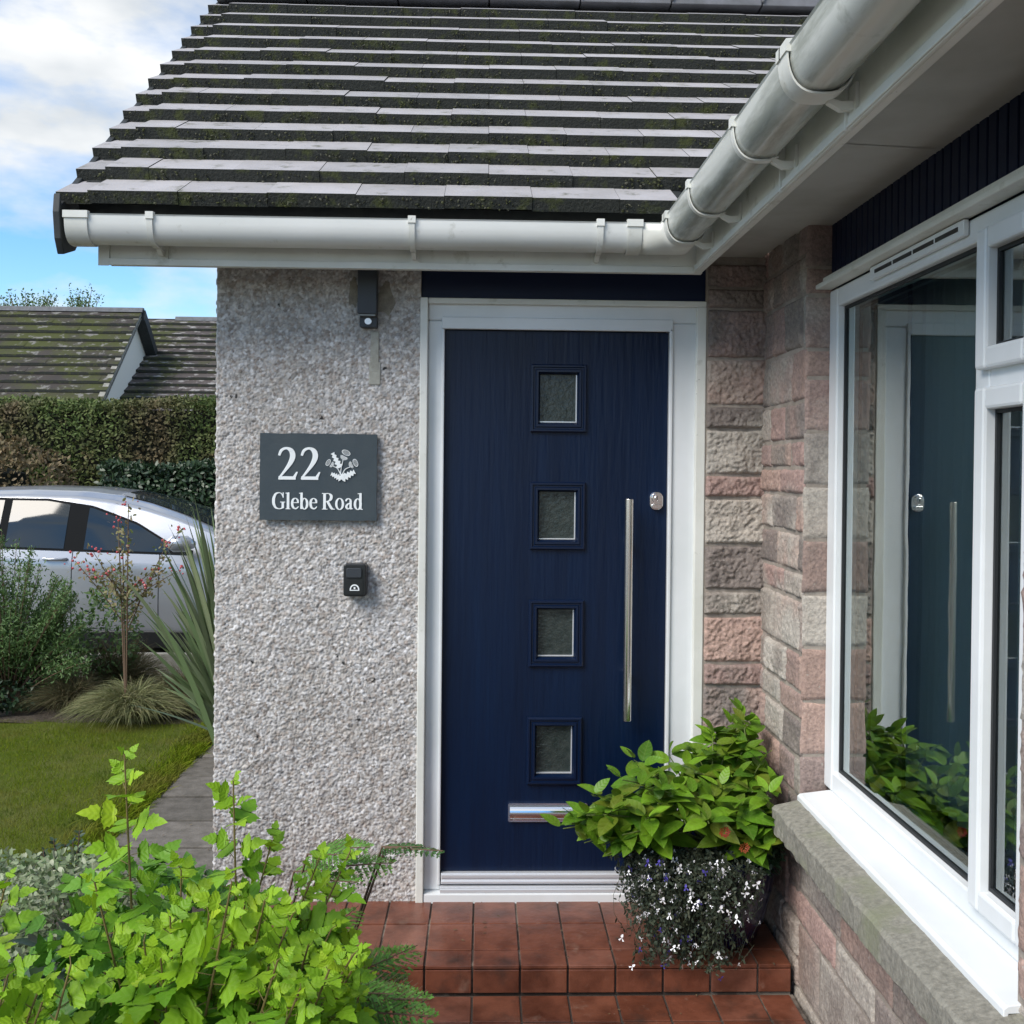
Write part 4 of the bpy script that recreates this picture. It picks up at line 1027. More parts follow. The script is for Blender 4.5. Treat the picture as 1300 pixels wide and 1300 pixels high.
# --- pot with hydrangea, lobelia and marigold
PX, PY = .765, 3.30
pot = empty('plant_pot', (PX, PY, 0), 'glazed navy plant pot on the doorstep in the corner by the stone wall', 'plant pot')
mb = MB(); mb.lathe(PX, PY, [(.0,.002),(.115,.002),(.135,.02),(.165,.10),(.188,.20),(.198,.27),(.205,.285),(.205,.305),(.190,.306),(.185,.28),(.18,.26)])
mb.build('pot_body', M['pot'], pot, smooth=True, fix=True)
mb = MB(); mb.lathe(PX, PY, [(.0,.262),(.18,.262)]); mb.build('soil', M['soil'], pot)
hy = empty('hydrangea', (PX, PY, .26), 'leafy green hydrangea growing in the navy pot', 'shrub')
st = MB(); P, D_, U_, S_ = [], [], [], []; rs = np.random.default_rng(31)
heads = [(728,1040,3.15),(742,1070,3.12),(752,1010,3.2),(775,1030,3.1),(790,1060,3.08),(805,965,3.25),(830,985,3.2),(835,1020,3.1),(860,1000,3.15),(870,1045,3.05),(812,1000,3.1),(850,960,3.3),
         (880,1010,3.1),(885,960,3.3),(905,935,3.35),(920,960,3.3),(945,925,3.35),(942,955,3.3),(965,970,3.25),(915,1000,3.12),(930,1030,3.05),(955,1005,3.15),(975,1010,3.1),(978,1050,3.05),(970,1080,3.02),(900,1045,3.0),(895,985,3.2),(760,1050,3.15),(770,1085,3.1),(950,1040,3.1),(985,1070,3.05),(870,975,3.25),(925,940,3.4),(820,1040,3.05),(790,990,3.2),(782,1015,3.2),(960,945,3.4),(905,1015,3.1),(845,1005,3.1),(745,1035,3.1),(760,1075,3.1),(935,985,3.25),(715,1052,3.15),(800,1075,3.1),(985,1040,3.1),(955,1070,3.05),(948,918,3.4),(930,922,3.42),(966,930,3.4),(908,932,3.4),(890,945,3.4),(975,985,3.3),(985,1000,3.2),(940,905,3.45)]
for (px, py, D) in heads:
    tip = np.array(at(px, py, D)); 
    if tip[0] > .925: tip[0] = .925
    b = np.array((PX+rs.normal()*.05, PY+rs.normal()*.05, .26)); md = (b+tip)/2+np.array((0,0,.09))
    pts = [bez(b, md, tip, t) for t in np.linspace(0,1,8)]; st.tube(pts, [.0045-.0004*i for i in range(8)], 6)
    ax = norm(pts[-1]-pts[-3]); a0 = rs.uniform(0, 6.28)
    for k in range(9):
        a = a0+k*1.5708*(1.0)+(.78 if (k//2) % 2 else 0); lev = k//2; t = 1-lev*.10
        p = bez(b, md, tip, t); side = np.array([math.cos(a), math.sin(a), 0]); side = norm(side-np.array([0,.25,0]))
        d = norm(side*(.5+.22*lev)+np.array([0,0,.55-.22*lev])+rs.normal(size=3)*.12)
        P.append(p+d*.012); D_.append(d); U_.append(norm(np.array([0,-.4,1])-side*.3+rs.normal(size=3)*.2)); S_.append((.055+.014*lev)*rs.uniform(.85,1.2))
P = np.array(P); D_ = np.array(D_); 
over = P[:,0]+D_[:,0]*.1 > .955; D_[over, 0] = -np.abs(D_[over, 0])*.5; P[:,0] = np.minimum(P[:,0], .94); D_[P[:,1] > 3.46, 1] *= -1
leaves('leaves', OVA, P, D_, U_, np.array(S_)*1.18, M['hyd'], hy); st.build('stems', M['greenstem'], hy, fix=False)
# lobelia curtain
lo = empty('lobelia', (PX, PY-.16, .27), 'trailing lobelia with tiny white and violet flowers spilling over the pot', 'flowers')
rs = np.random.default_rng(41); n = 420; st = MB(); P, D_ = [], []; FW, FB = [], []
for i in range(n):
    a = -2.0+rs.normal()*.42; a = max(-3.05, min(-1.05, a)); rad = .185; sx = PX+rad*math.cos(a); sy = PY+rad*math.sin(a)
    out = rs.uniform(.02, .13); ln = rs.uniform(.05, .36)*(1 if a > -2.5 else .8); z0 = .275+rs.uniform(0, .075)
    pts = []
    for t in np.linspace(0, 1, 7):
        rr_ = rad-.03 + (out+.03)*math.sin(min(1, t*2.2)*1.57) - .03*t*t
        pts.append(np.array((min(PX+.09, PX-.060+rr_*math.cos(a)+.02*rs.normal()*t), PY+rr_*math.sin(a), max(.012, z0+.02*math.sin(t*3)-ln*t*t**.3))))
    st.tube(pts, .0007, 3, cap=False)
    for k in range(26):
        j = rs.integers(0, 6); tt_ = rs.random(); P.append(pts[j]*(1-tt_)+pts[j+1]*tt_); D_.append(rs.normal(size=3)*(1,1,1)-(0,.4,.5))
    for k in range(rs.integers(0, 3)):
        q = pts[rs.integers(1, 7)]+np.array((0,-.026,0))+rs.normal(size=3)*.010; (FB if rs.random() < .13 and math.cos(a) < .2 else FW).append(q)
leaves('foliage', SMA, P, D_, rs.normal(size=(len(P),3))+(0,-1,.4), rs.uniform(.009,.018,len(P)), M['lob'], lo); st.build('stems', M['lob'], lo, fix=False)
pet = np.array([(0,0,0),(.35,.3,.05),(.25,.95,0),(-.1,.8,0),(-.35,.3,.05),(-.2,-.1,.02),(-.75,-.6,0),(-.35,-.8,0),(.2,-.1,.02),(.35,-.8,0),(.75,-.6,0)]); pef = np.array([(0,1,2,3),(0,3,4,4),(0,5,6,7),(0,9,10,8)])
pef3 = np.array([(0,1,2),(0,2,3),(0,3,4),(0,5,6),(0,6,7),(0,9,10),(0,10,8)])
def flowers(name, pts, size, m_, parent):
    n = len(pts); d = norm(rs.normal(size=(n,3))*.5+(0,0,1)); up = norm(rs.normal(size=(n,3))*.45+(0,-1,.35)); X_, Y_, Z_ = frames(d, up)
    V, F = instances(pet, pef3, np.array(pts), X_, Y_, Z_, rs.uniform(size[0], size[1], n)); return big_mesh(name, V, F, m_, parent)
def each(name, tv, tf, pts, size, m_, parent, limit=90):
    me = bpy.data.meshes.new(name); me.from_pydata([tuple(v) for v in tv], [], [tuple(int(i) for i in q) for q in tf]); me.materials.append(m_); w0 = wloc(parent)
    for p in pts[:limit]:
        o = bpy.data.objects.new(name, me); C.objects.link(o); o.parent = parent; o.location = Vector(p)-w0; s_ = rs.uniform(*size); o.scale = (s_, s_, s_)
        d = Vector(norm(rs.normal(size=3)*.5+(0,0,1))); up = Vector(norm(rs.normal(size=3)*.4+(0,-1,.35))); x = d.cross(up).normalized(); z = x.cross(d)
        o.rotation_euler = Matrix((x, d, z)).transposed().to_euler()
rs.shuffle(FW); 
each('white_flower', pet, pef3, FW, (.010, .0155), M['petal_w'], lo, 98)
tag(flowers('white_blossom', FW[98:260], (.006, .010), M['petal_w'], lo), kind='stuff')
each('violet_flower', pet, pef3, FB, (.009, .014), M['petal_b'], lo, 60)
# marigold
mg = empty('marigold', (.80, 3.08, .28), 'dark green marigold with red and orange flowers beside the lobelia', 'flowers')
clump('leaves', None, None, 800, (.80,.93,3.06,3.20,.27,.42), M['dark_green'], SMA, (.012,.024), parent=mg, seed=8)
mb = MB(); P = []; D_ = []
for c_ in (at(920,1056,3.0),):
    for k in range(26): a = k*2.4; rr_ = .012*math.sqrt(k/26); P.append((c_[0]+rr_*math.cos(a), c_[1]-.004*(1-k/26), c_[2]+rr_*math.sin(a))); D_.append((math.cos(a), -.5, math.sin(a)))
leaves('red_flower', SMA, P, D_, np.tile((0,-1,.3),(len(P),1)), np.full(len(P), .008), M['red'], mg)
P = [(p[0]+(at(945,1076,3.0)-at(920,1056,3.0)).x, p[1], p[2]+(at(945,1076,3.0)-at(920,1056,3.0)).z) for p in P]
leaves('orange_flower', SMA, P, D_, np.tile((0,-1,.3),(len(P),1)), np.full(len(P), .007), M['orange'], mg)

# --- strips (grass-like)
def blades(name, bases, tips, width_, m_, parent=None, segs=5, sag=.25, seed=0):
    rs = np.random.default_rng(seed); bases = np.asarray(bases, float); tips = np.asarray(tips, float); n = len(bases)
    L_ = np.linalg.norm(tips-bases, axis=1); mid = bases*.5+tips*.5; mid[:, 2] = bases[:,2]*.35+tips[:,2]*.65+sag*L_
    sd = norm(np.cross(tips-bases, rs.normal(size=(n,3)))) ; w_ = np.broadcast_to(np.asarray(width_, float), (n,))
    V = []
    for k in range(segs+1):
        t = k/segs; p = (1-t)**2*bases+2*t*(1-t)*mid+t*t*tips; ww = (w_*(1-t**2.2)*.5*min(1, .55+t*1.6))[:, None]
        V.append(np.stack([p-sd*ww, p+sd*ww], 1))
    V = np.stack(V, 1)  # n, segs+1, 2, 3
    F = np.array([(2*k, 2*k+1, 2*k+3, 2*k+2) for k in range(segs)]); m2 = 2*(segs+1)
    return big_mesh(name, V.reshape(-1,3), (F[None]+(np.arange(n)*m2)[:,None,None]).reshape(-1,4), m_, parent)
# lawn grass
n = 120000; gx = rng.uniform(-5.2, -1.68, n); gy = rng.uniform(4.0, 6.98, n)
b = np.c_[gx, gy, np.full(n, GZ-.004)]; tl = np.c_[gx+rng.normal(size=n)*.012, gy+rng.normal(size=n)*.012, GZ+rng.uniform(.012,.034,n)]
tag(blades('grass', b, tl, .0035, M['grass'], segs=1, sag=0), kind='stuff')
# sword leaved plant at wall corner
sw = empty('cordyline', (-1.50, 6.35, GZ), 'tall sword leaved plant rising at the pebble dash wall corner', 'plant')
rs = np.random.default_rng(8); bs, tp, wd = [], [], []
spx = [(246,628),(238,660),(213,665),(262,690),(228,700),(205,745),(192,770),(270,640),(255,720),(222,735),(240,790),(205,820),(265,760),(280,650),(290,700),(300,660),(310,740),(250,680),(232,755),(205,860),(320,700),(275,800)]
for (px, py) in spx:
    for j in range(6):
        q = at(px+rs.normal()*6*j, py+abs(rs.normal())*13*j, 6.35+rs.normal()*.12); bs.append((-1.50+rs.normal()*.035, 6.35+rs.normal()*.05, GZ+.0)); tp.append(tuple(q)); wd.append(rs.uniform(.03,.052))
blades('leaves', bs, tp, wd, M['sword'], sw, 9, .03, 3)
# sedge mounds
def mound(name, label, c, n, rad, h, m_, wd, seed, cat_='ornamental grass', sag=.35, group=None):
    rs = np.random.default_rng(seed); a = rs.uniform(0, 6.28, n); q = rs.uniform(.15, 1, n)**.6
    b = np.c_[c[0]+rs.normal(size=n)*rad*.12, c[1]+rs.normal(size=n)*rad*.12, np.full(n, c[2])]
    t = np.c_[c[0]+np.cos(a)*rad*q, c[1]+np.sin(a)*rad*q, c[2]+h*(1.05-q)**.7*rs.uniform(.6,1.1,n)]
    root = empty(name, c, label, cat_, group); blades('blades', b, t, wd, m_, root, 5, sag, seed); return root
mound('ornamental_grass', 'pale green arching sedge mound at the back edge of the lawn', (at(168,930,7.05).x, 7.05, GZ), 2300, .52, .34, M['sedge'], .0055, 1)
mound('ornamental_grass', 'brownish grass clump left of the pale sedge mound', (at(90,920,7.3).x, 7.3, GZ), 1300, .42, .36, M['brown_grass'], .005, 2)
mound('ornamental_grass', 'straw coloured grass clump between sedge mound and sword leaved plant', (at(228,910,7.15).x, 7.25, GZ), 1300, .42, .42, M['brown_grass'], .005, 3)
mound('ornamental_grass', 'tall wispy grass behind the pale sedge mound', (at(150,880,7.9).x, 7.9, GZ), 1200, .5, .6, M['brown_grass'], .005, 4, sag=.2)
mound('ornamental_grass', 'brown grass tuft in front of the concrete edging at left', (at(40,890,7.8).x, 7.8, GZ), 1100, .45, .45, M['brown_grass'], .005, 5, sag=.2)
clump('low_perennial', 'dark leafy perennial at the left end of the flower bed', 'plant', 1500, (-3.75,-3.05,7.0,7.6,GZ,.02), M['dark_green'], SMA, (.03,.05), seed=22)
clump('bedding_plant', 'mid green weedy plant behind the rose stem', 'plant', 1200, (at(140,800,7.8).x-.25, at(140,800,7.8).x+.2, 7.6, 8.1, GZ, at(140,735,7.8).z), M['shrubg'], SMA, (.03,.05), seed=23)
# feathery shrub left
fs = empty('feathery_shrub', (at(20,860,7.4).x, 7.4, GZ), 'feathery green shrub at left in front of the silver car', 'shrub'); rs = np.random.default_rng(77)
P, D_, S_ = [], [], []; st = MB(); b0 = np.array((at(10,860,7.4).x, 7.4, GZ))
for k in range(215):
    px = rs.uniform(-120, 118); top = np.interp(px, [-120,0,40,70,112], [690,672,690,715,765]); py = rs.uniform(top, 850); q = np.array(at(px, py, 7.4+rs.normal()*.2))
    md = (b0+q)/2+(0,0,.1); pts = [bez(b0, md, q, t) for t in np.linspace(0,1,8)]; st.tube(pts, [.006-.0006*i for i in range(8)], 4)
    for j in range(170):
        t = rs.uniform(.45, 1); P.append(bez(b0, md, q, t)+rs.normal(size=3)*.05*(1.3-t)); D_.append(norm(rs.normal(size=3)+(0,0,.8))); S_.append(rs.uniform(.02,.038))
leaves('foliage', (SMA[0]*(.6,1,1), SMA[1]), P, D_, rs.normal(size=(len(P),3))+(0,-.4,.8), S_, M['shrubg'], fs); st.build('stems', M['twig'], fs, fix=False)
# rose
ro = empty('rose_bush', (at(160,900,7.0).x, 7.0, GZ), 'leggy rose bush with red hips and sparse leaves in the flower bed', 'shrub'); rs = np.random.default_rng(5)
b0 = np.array((at(160,900,7.0).x, 7.0, GZ)); st = MB(); P, D_, S_ = [], [], []; HP = []
rtips = [(163,640,0),(156,700,0),(95,712,1),(118,700,1),(133,728,1),(195,725,1),(212,690,1),(230,672,1),(150,660,0),(225,725,1),(180,740,1),(110,725,1)]
for (px, py, br) in rtips:
    q = np.array(at(px, py, 7.0+rs.normal()*.08)); s0 = np.array(at(160, 760+rs.uniform(-10,60), 7.0)); pts = [s0, s0*.5+q*.5+np.array((0,0,.02)), q] if br else [b0, b0*.6+q*.4, q*.8+b0*.2, q]
    if br: pts[0] = np.array((b0[0], b0[1], s0[2]))
    st.tube(pts, ([.0045,.0035,.002] if br else [.006,.0055,.0045,.003]), 6)
    for j in range(62):
        t = rs.uniform(.1, 1); p = q*(t)+(s0 if br else b0*.4+q*.6)*(1-t); P.append(p+rs.normal(size=3)*.028); D_.append(norm(rs.normal(size=3)+(0,0,.3))); S_.append(rs.uniform(.022,.04))
    for j in range(rs.integers(4, 10)): HP.append(q+rs.normal(size=3)*(.028,.03,.022))
leaves('leaves', SMA, P, D_, rs.normal(size=(len(P),3))+(0,-.6,.8), S_, mat('rose_leaf', rough=.6, island=[(.16,.17,.05),(.26,.20,.10),(.12,.17,.04),(.33,.25,.16)], trans=.2), ro); st.build('stems', M['twig'], ro, fix=False)
HP = np.array(HP); n = len(HP); e1 = norm(rs.normal(size=(n,3))); X_, Y_, Z_ = frames(e1, norm(rs.normal(size=(n,3)))); each('rose_hip', ico, icf, list(HP), (.006,.014), mat('rose_hip', rough=.4, col=(.42,.035,.055), var=(.50,.12,.12), vscale=20), ro, 95)

# ================================================================== SILVER CAR
CY = 8.85
car = empty('parked_car', (-3.9, CY+.88, GZ), 'silver hatchback car parked beyond the flower bed beside the hedge', 'car')
M['paint'] = mat('silver_paint', (.36,.38,.41), .28, .5, coat=.8)
M['car_glass'] = mat('car_window', (.02,.028,.034), .03, spec=.6)
M['tyre'] = mat('tyre', (.02,.02,.02), .85)
def interp(x, pts): return float(np.interp(x, [p[0] for p in pts], [p[1] for p in pts]))
X0c, X1c = -5.55, -1.15
roofl = [(-5.55,.95),(-5.48,1.12),(-5.3,1.36),(-4.9,1.485),(-4.4,1.535),(-4.0,1.545),(-3.55,1.535),(-3.25,1.50),(-2.95,1.425),(-2.65,1.32),(-2.35,1.19),(-2.05,1.06),(-1.7,.98),(-1.4,.88),(-1.25,.76),(-1.15,.58)]
beltl = [(-5.55,.92),(-5.0,1.04),(-4.0,1.015),(-3.0,.985),(-2.3,.965),(-2.0,.94),(-1.7,.90),(-1.4,.80),(-1.25,.70),(-1.15,.54)]
botl = [(-5.55,.38),(-5.45,.24),(-1.4,.22),(-1.15,.34)]
hwl = [(-5.55,.62),(-5.4,.80),(-5.0,.87),(-4.5,.885),(-2.4,.885),(-1.8,.86),(-1.4,.76),(-1.15,.55)]
ycen = CY+.885
def csurf(x, s):
    """s in 0..1 from sill to roof centre on the near side -> point"""
    rf, be, bo, hw = interp(x, roofl), interp(x, beltl), interp(x, botl), interp(x, hwl); be = min(be, rf-.015)
    k = min(1, max(0, (rf-be)/.5))
    rail = hw-.03-.20*k
    pts = [(hw*.96, bo), (hw*.995, bo+.12), (hw, bo+(be-bo)*.45), (hw*.985, be-.10), (hw*.95, be), (hw*.95-(hw*.95-rail)*.5, be+(rf-be)*.46), (rail, be+(rf-be)*.86), (rail*.80, rf-.035*k), (rail*.4, rf-.006), (0, rf)]
    t = s*9; i = min(8, int(t)); q = t-i; a, b = pts[i], pts[i+1]
    return (x, ycen-(a[0]*(1-q)+b[0]*q), GZ+a[1]*(1-q)+b[1]*q)
nx, ns = 86, 45; V = []
for side in (1, -1):
    for i in range(nx+1):
        x = X0c+(X1c-X0c)*i/nx
        for j in range(ns+1):
            p = csurf(x, j/ns); V.append((p[0], ycen+(p[1]-ycen)*side, p[2]))
F = []; half = (nx+1)*(ns+1)
for si in (0, 1):
    for i in range(nx):
        xm = X0c+(X1c-X0c)*(i+.5)/nx
        for j in range(ns):
            p = csurf(xm, (j+.5)/ns)
            if any(math.hypot(xm-wx, p[2]-(GZ+.31)) < .345 for wx in (-4.72, -2.00)) and j < ns*.45: continue
            a = si*half+i*(ns+1)+j; q = (a, a+ns+1, a+ns+2, a+1); F.append(q if si == 0 else q[::-1])
mb = MB(); mb.add(V, F)
body = mb.build('body', M['paint'], car, smooth=True, fix=False)
mb = MB(); mb.add([V[i*(ns+1)] for i in range(nx+1)] + [V[half+i*(ns+1)] for i in range(nx+1)], [(i, i+1, nx+2+i, nx+1+i) for i in range(nx)]); mb.build('underbody', M['rubber'], car)
def patch(name, x0, x1, lo, hi, m_, off=.006, n=26, k=8, sides=(1,-1)):
    """window on the side: lo/hi give height above ground for x"""
    for sd_ in sides:
        mb = MB(); Vp = []
        for i in range(n+1):
            x = x0+(x1-x0)*i/n; a, b = lo(x), max(lo(x)+.004, hi(x))
            for j in range(k+1):
                z = a+(b-a)*j/k
                # find the surface point at this height
                s0, s1 = .28, .80
                for _ in range(22):
                    sm = (s0+s1)/2
                    if csurf(x, sm)[2]-GZ < z: s0 = sm
                    else: s1 = sm
                p = csurf(x, s0); Vp.append((p[0], ycen+(p[1]-off-ycen)*sd_, p[2]))
        mb.add(Vp, [(i*(k+1)+j, (i+1)*(k+1)+j, (i+1)*(k+1)+j+1, i*(k+1)+j+1) for i in range(n) for j in range(k)])
        mb.build(name, m_, car, smooth=True)
be = lambda x: interp(x, beltl)+.012
wt = lambda x: min(interp(x, roofl)-.105, interp(x, [(-5.6,1.10),(-5.3,1.28),(-4.9,1.385),(-4.3,1.425),(-3.8,1.42),(-3.4,1.36),(-3.0,1.22),(-2.72,1.06),(-2.6,.99)]))
patch('window_surround', -5.1, -2.50, lambda x: be(x)-.018, lambda x: wt(x)+.02, mat('matt_black_trim', (.012,.013,.014), .9, spec=.1), .0045, 60)
patch('rear_quarter_window', -4.95, -4.17, be, lambda x: min(wt(x), 1.0+(x+5.2)*.6), M['car_glass'], .008)
patch('rear_side_window', -4.10, -3.60, be, wt, M['car_glass'], .008)
patch('front_side_window', -3.43, -2.70, be, wt, M['car_glass'], .008)
# windscreen
mb = MB(); Vp = []
for i in range(17):
    x = -3.22+(1.17)*i/16
    for j in range(13):
        s = .80+.20*j/12; p = csurf(x, s); Vp.append((p[0], p[1], p[2]+.008))
mb.add(Vp, [(i*13+j, (i+1)*13+j, (i+1)*13+j+1, i*13+j+1) for i in range(16) for j in range(12)]); mb.add([(p[0], 2*ycen-p[1], p[2]) for p in Vp], [(i*13+j, (i+1)*13+j, (i+1)*13+j+1, i*13+j+1) for i in range(16) for j in range(12)])
mb.build('windscreen', M['car_glass'], car, smooth=True)
patch('sill_trim', -4.86, -2.98, lambda x: .23, lambda x: .33, M['black'], .008) if False else None
mb = MB(); mb.box(-4.36, -2.36, CY-.012, CY+.05, GZ+.17, GZ+.32); mb.build('side_skirt', M['black'], car, bevel=.01)
for xg in (-3.52, -4.42, -2.78):      # door gaps
    mb = MB(); pts = [csurf(xg, .02+.42*k/14) for k in range(15)]; mb.tube([(p[0], p[1]-.0005, p[2]) for p in pts], .0035, 5); mb.build('door_gap', M['black'], car, fix=False)
for xg in (-3.66, -4.55):
    p = csurf(xg, .36); mb = MB(); mb.tube([(xg-.10, p[1]-.004, p[2]), (xg-.07, p[1]-.03, p[2]), (xg+.07, p[1]-.03, p[2]), (xg+.10, p[1]-.004, p[2])], .012, 8); mb.build('door_handle', M['paint'], car, smooth=True)
q = at(231, 690, CY-.1)
mb = MB(); mb.tube([(q.x-.11, CY-.12, q.z-.005), (q.x-.06, CY-.13, q.z), (q.x+.05, CY-.12, q.z), (q.x+.10, CY-.08, q.z-.01)], [.035,.072,.068,.03], 12); mb.tube([(q.x, CY-.1, q.z-.05), (q.x, CY+.10, q.z-.07)], .02, 8); mb.build('door_mirror', M['paint'], car, smooth=True)
for wx in (-4.72, -2.00):
    for yy in (CY+.02, CY+1.55):
        cy_, cz = yy, GZ+.31; mb = MB(); circ = lambda r_: [(wx+r_*math.cos(a*.2618), cz+r_*math.sin(a*.2618)) for a in range(24)]
        mb.prism(circ(.31), cy_, cy_+.2, fn); wh = mb.build('wheel', M['tyre'], car, bevel=.02)
        mb = MB(); mb.prism(circ(.21), cy_-.006, cy_+.01, fn); mb.build('rim', M['alu'], wh, bevel=.004)
mb = MB()
for yy in (ycen-.62, ycen+.32):
    mb = MB(); mb.box(-1.42, -1.22, yy, yy+.30, GZ+.62, GZ+.74)
    mb.build('headlight', mat('headlamp', (.7,.75,.78), .1), car, bevel=.02)

# ================================================================== HEDGES
def hedge(name, label, box, n, m_, size, seed, roundtop=.12):
    rs = np.random.default_rng(seed); x0, x1, y0, y1, z0, z1 = box
    root = empty(name, ((x0+x1)/2, (y0+y1)/2, z0), label, 'hedge')
    mb = MB(); mb.box(x0+.12, x1-.12, y0+.42, y1-.1, z0, z1-.10); mb.build('light_block_core', M['under'], root)  # dark solid box added behind the leaves to block light
    k = int(n*.68); fx = rs.uniform(x0, x1, k); fz = z0+(z1-z0)*rs.uniform(0, 1, k); b_ = fbm(fx*1.3, fz*1.6, 0, 4, seed)
    fy = y0+.10-.13*b_+rs.uniform(-.03,.10,k); fy += np.clip((fz-(z1-.22))/.22, 0, 1)**2*.22
    tx_ = rs.uniform(x0, x1, n-k); ty = rs.uniform(y0+.05, y1, n-k); tz_ = z1-.05+.06*fbm(tx_*1.5, ty*1.5, 0, 4, seed+5)+rs.uniform(-.05,.05,n-k)
    P = np.r_[np.c_[fx, fy, np.minimum(fz, z1+.02)], np.c_[tx_, ty, tz_]]
    out = np.r_[np.tile((0,-1,.35), (k,1)), np.tile((0,-.3,1), (n-k,1))]
    d = norm(out*.5+rs.normal(size=(n,3))*(1,.5,.8)); up = norm(out+rs.normal(size=(n,3))*.55)
    leaves('leaves', SMA, P, d, up, rs.uniform(*size, n), m_, root); return root
hedge('hedge', 'tall clipped green and bronze hedge behind the silver car', (-10.5,-1.2,11.9,13.1,GZ-.2,at(120,507,12).z), 78000, M['hedge'], (.032,.060), 2)
hz = at(50,560,11.3).z
rb = empty('round_bush', (at(20,600,11.3).x, 11.4, GZ), 'rounded brown bush behind the car at the left edge', 'bush'); rs = np.random.default_rng(4); n = 15000
q = norm(rs.normal(size=(n,3))); q[:,1] = -np.abs(q[:,1]); q *= 1+.10*fbm(q[:,0]*4, q[:,1]*4, q[:,2]*4, 3, 2)[:,None]
cx_ = at(-20,600,11.3).x; P = np.array((cx_, 11.45, .1))+q*np.array((1.25, .6, hz-.1)); leaves('leaves', SMA, P, norm(q+rs.normal(size=(n,3))*.9), norm(q+rs.normal(size=(n,3))*.4), rs.uniform(.04,.075,n), M['hedge_b'], rb)
mb = MB(); mb.lathe(cx_, 11.6, [(0,-.2),(.45,-.2),(.5,.3),(.45,.6*hz),(.3,.8*hz),(0,.85*hz)], 20); mb.build('light_block_core', M['under'], rb)  # dark core added inside the bush to block light
hedge('ivy_hedge', 'dark glossy ivy growth between car and hedge near the wall corner', (at(120,600,11.4).x,-1.3,11.45,11.95,GZ,at(200,590,11.5).z), 12000, M['dark_green'], (.05,.08), 12)

# ================================================================== NEIGHBOUR'S HOUSE
nb = empty('neighbour_house', (-9, 23, GZ), 'neighbouring house with stepped mossy tiled roofs beyond the hedge', 'house')
M['nroof'] = mat('lichen_roof', (.050,.042,.036), .95, var=(.035,.030,.027), vscale=2, moss=[((.050,.058,.012), 1.1, .42, .56), ((.17,.165,.15), 5.5, .56, .63)], bump=.01, bscale=20)
M['nroof2'] = mat('pale_lichen_roof', (.060,.050,.046), .95, var=(.08,.068,.063), vscale=2, moss=[((.048,.055,.012), .9, .50, .60), ((.25,.24,.23), 5.0, .54, .61)], bump=.01, bscale=20)
M['nrend'] = mat('cream_render', (.78,.76,.68), .9)
ap = at(175,394,22); XG = ap.x; Z1 = ap.z
def nroof(name, x0, x1, yr, zr, slope, rows, rowd, m_):
    mb = MB()
    for k in range(rows):
        ya, yb = yr-k*rowd, yr-(k+1)*rowd-.02; za, zb = zr-k*rowd*slope, zr-(k+1)*rowd*slope+.035
        x = x0
        while x < x1-.01:
            x2 = min(x+.30, x1); dz = random.uniform(-.008,.008); mb.add([(x, ya, za-.02), (x2, ya, za-.02), (x2, yb, zb+dz), (x, yb, zb+dz), (x, yb, zb-.045), (x2, yb, zb-.045)], [(3,2,1,0)], 0); mb.add([(x, yb, zb+dz), (x2, yb, zb+dz), (x2, yb+.01, zb-.05), (x, yb+.01, zb-.05)], [(3,2,1,0)], 1); x = x2
    mb.add([(x0, yr, zr), (x1, yr, zr), (x1, yr+4, zr-4*slope), (x0, yr+4, zr-4*slope)], [(0,1,2,3)])
    mb.add([(x0, yr, zr-.10), (x1, yr, zr-.10), (x1, yr-rows*rowd, zr-.10-rows*rowd*slope), (x0, yr-rows*rowd, zr-.10-rows*rowd*slope)], [(0,1,2,3)], 1)
    return mb.build(name, [m_, M['tile_edge']], nb, fix=False)
nroof('roof', -18, XG+.10, 22, Z1, .92, 15, .205, M['nroof'])
r2 = at(230,405,24.2); nroof('lower_roof', XG-2.5, -1, 24.2, r2.z, .68, 17, .235, M['nroof2'])
mb = MB(); mb.prism([(22, Z1-.16), (18.6, Z1-.16-3.4*.92), (18.6, GZ), (25.4, GZ), (25.4, Z1-.16-3.4*.92)], XG-.2, XG-.06, lambda u, v, t: (t, u, v)); mb.box(-17.8, XG-.2, 19.1, 25.2, GZ, 1.2); mb.box(XG-.05, -1.2, 21, 27, GZ, 1.3); mb.build('wall', M['nrend'], nb)
mb = MB()
mb.prism([(22.05, Z1+.03), (22.0, Z1-.16), (18.8, Z1-.16-3.2*.92), (18.8, Z1+.03-3.2*.92)], XG-.02, XG+.09, lambda u, v, t: (t, u, v))
mb.build('verge', M['kerb'], nb)
mb = MB(); mb.prism([(21.98, Z1+.0), (21.95, Z1-.22), (24.8, Z1-.22-2.8*.92), (24.8, Z1-2.8*.92)], XG-.05, XG+.17, lambda u, v, t: (t, u, v)); mb.build('rear_verge', M['dark'], nb)
mb = MB(); mb.prism([(-.1, -.05), (-.05, .05), (.05, .05), (.1, -.05)][::-1], -18, XG+.12, lambda u, v, t: (t, 22+u, Z1+v)); mb.prism([(-.1, -.05), (-.05, .05), (.05, .05), (.1, -.05)][::-1], XG+.15, -1, lambda u, v, t: (t, 24.2+u, r2.z+v)); mb.build('ridge', M['ridge'], nb)

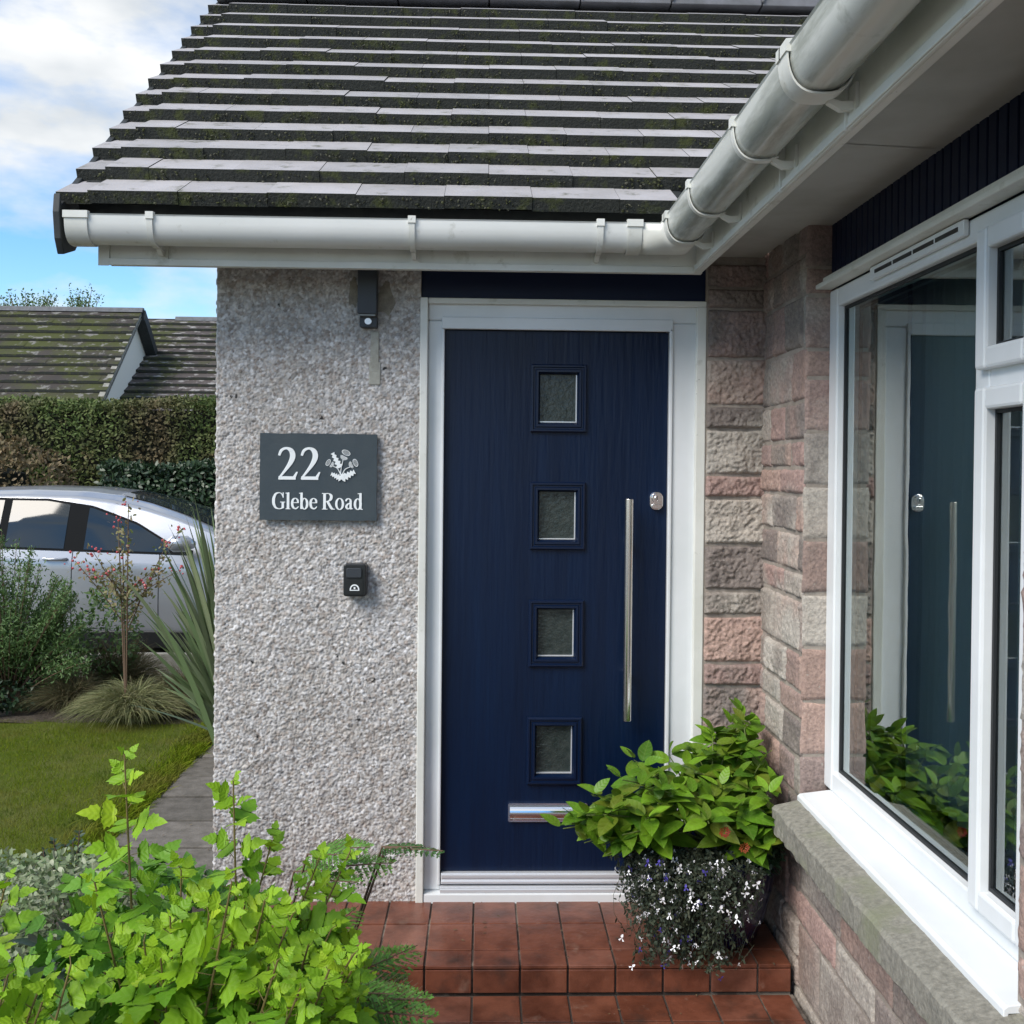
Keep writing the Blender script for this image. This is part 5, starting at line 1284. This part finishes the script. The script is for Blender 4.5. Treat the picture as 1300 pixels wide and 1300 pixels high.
# trees beyond the ridge
for i, (pxs, lab, top) in enumerate((((8, 30, 46, 62), 'birch tree tops showing above the left end of the ridge', 366), ((92, 104, 114), 'small separate tree top showing above the neighbour ridge', 364))):
    rs = np.random.default_rng(50+i); D = 38; c_ = at(np.mean(pxs), 420, D); root = empty('tree', (c_.x, D, GZ), lab, 'tree'); st = MB(); P = []
    st.tube([(c_.x, D, GZ), (c_.x, D, c_.z-1)], [.16,.10], 8)
    for px in pxs:
        for k in range(5):
            q = np.array(at(px+rs.normal()*6, top+abs(rs.normal())*10+(6 if k else 0), D+rs.normal()*.4)); b = np.array((c_.x, D, c_.z-1)); md = (b+q)/2+(0,0,.3)
            st.tube([bez(b, md, q, t) for t in np.linspace(0,1,6)], [.05,.04,.03,.02,.012,.006], 5)
            for j in range(60): t = rs.uniform(.45,1); P.append(bez(b, md, q, t)+rs.normal(size=3)*.11)
    P = np.array(P); leaves('crown', SMA, P, rs.normal(size=(len(P),3)), rs.normal(size=(len(P),3)), rs.uniform(.07,.13,len(P)), M['shrubg'], root); st.build('trunk', M['twig'], root, fix=False)

# small clover and weed patches break up the lawn edge
n = 5200; gx = -1.70 - np.abs(rng.normal(size=n))*.09 + .05*vnoise(np.linspace(0, 90, n), 0, 0, 3); gy = rng.uniform(4.0, 6.9, n)
b = np.c_[gx, gy, np.full(n, GZ-.004)]; tl = np.c_[gx+rng.normal(size=n)*.03+.02, gy+rng.normal(size=n)*.02, GZ+rng.uniform(.02,.06,n)]
tag(blades('edge_grass', b, tl, .005, M['grass'], segs=2, sag=.1), kind='stuff')
# leaf litter on the slabs and steps
n = 90; k = 40
px_ = np.r_[rng.uniform(-1.62,-1.0,k), rng.uniform(-.25,.93,n-k)]; py_ = np.r_[rng.uniform(3.7,7.5,k), rng.uniform(2.5,3.56,n-k)]
pz_ = np.r_[np.full(k, GZ+.018), np.where(py_[k:] > 3.10, .004, -.086)]
P = np.c_[px_, py_, pz_]; o = leaves('leaf_litter', SMA, P, np.c_[rng.normal(size=(n,2)), np.zeros(n)], rng.normal(size=(n,3))*.12+(0,0,1), rng.uniform(.006,.016,n), mat('dry_leaf', rough=.9, island=[(.16,.10,.05),(.10,.07,.04),(.22,.16,.07)]), None)
tag(o, kind='stuff')
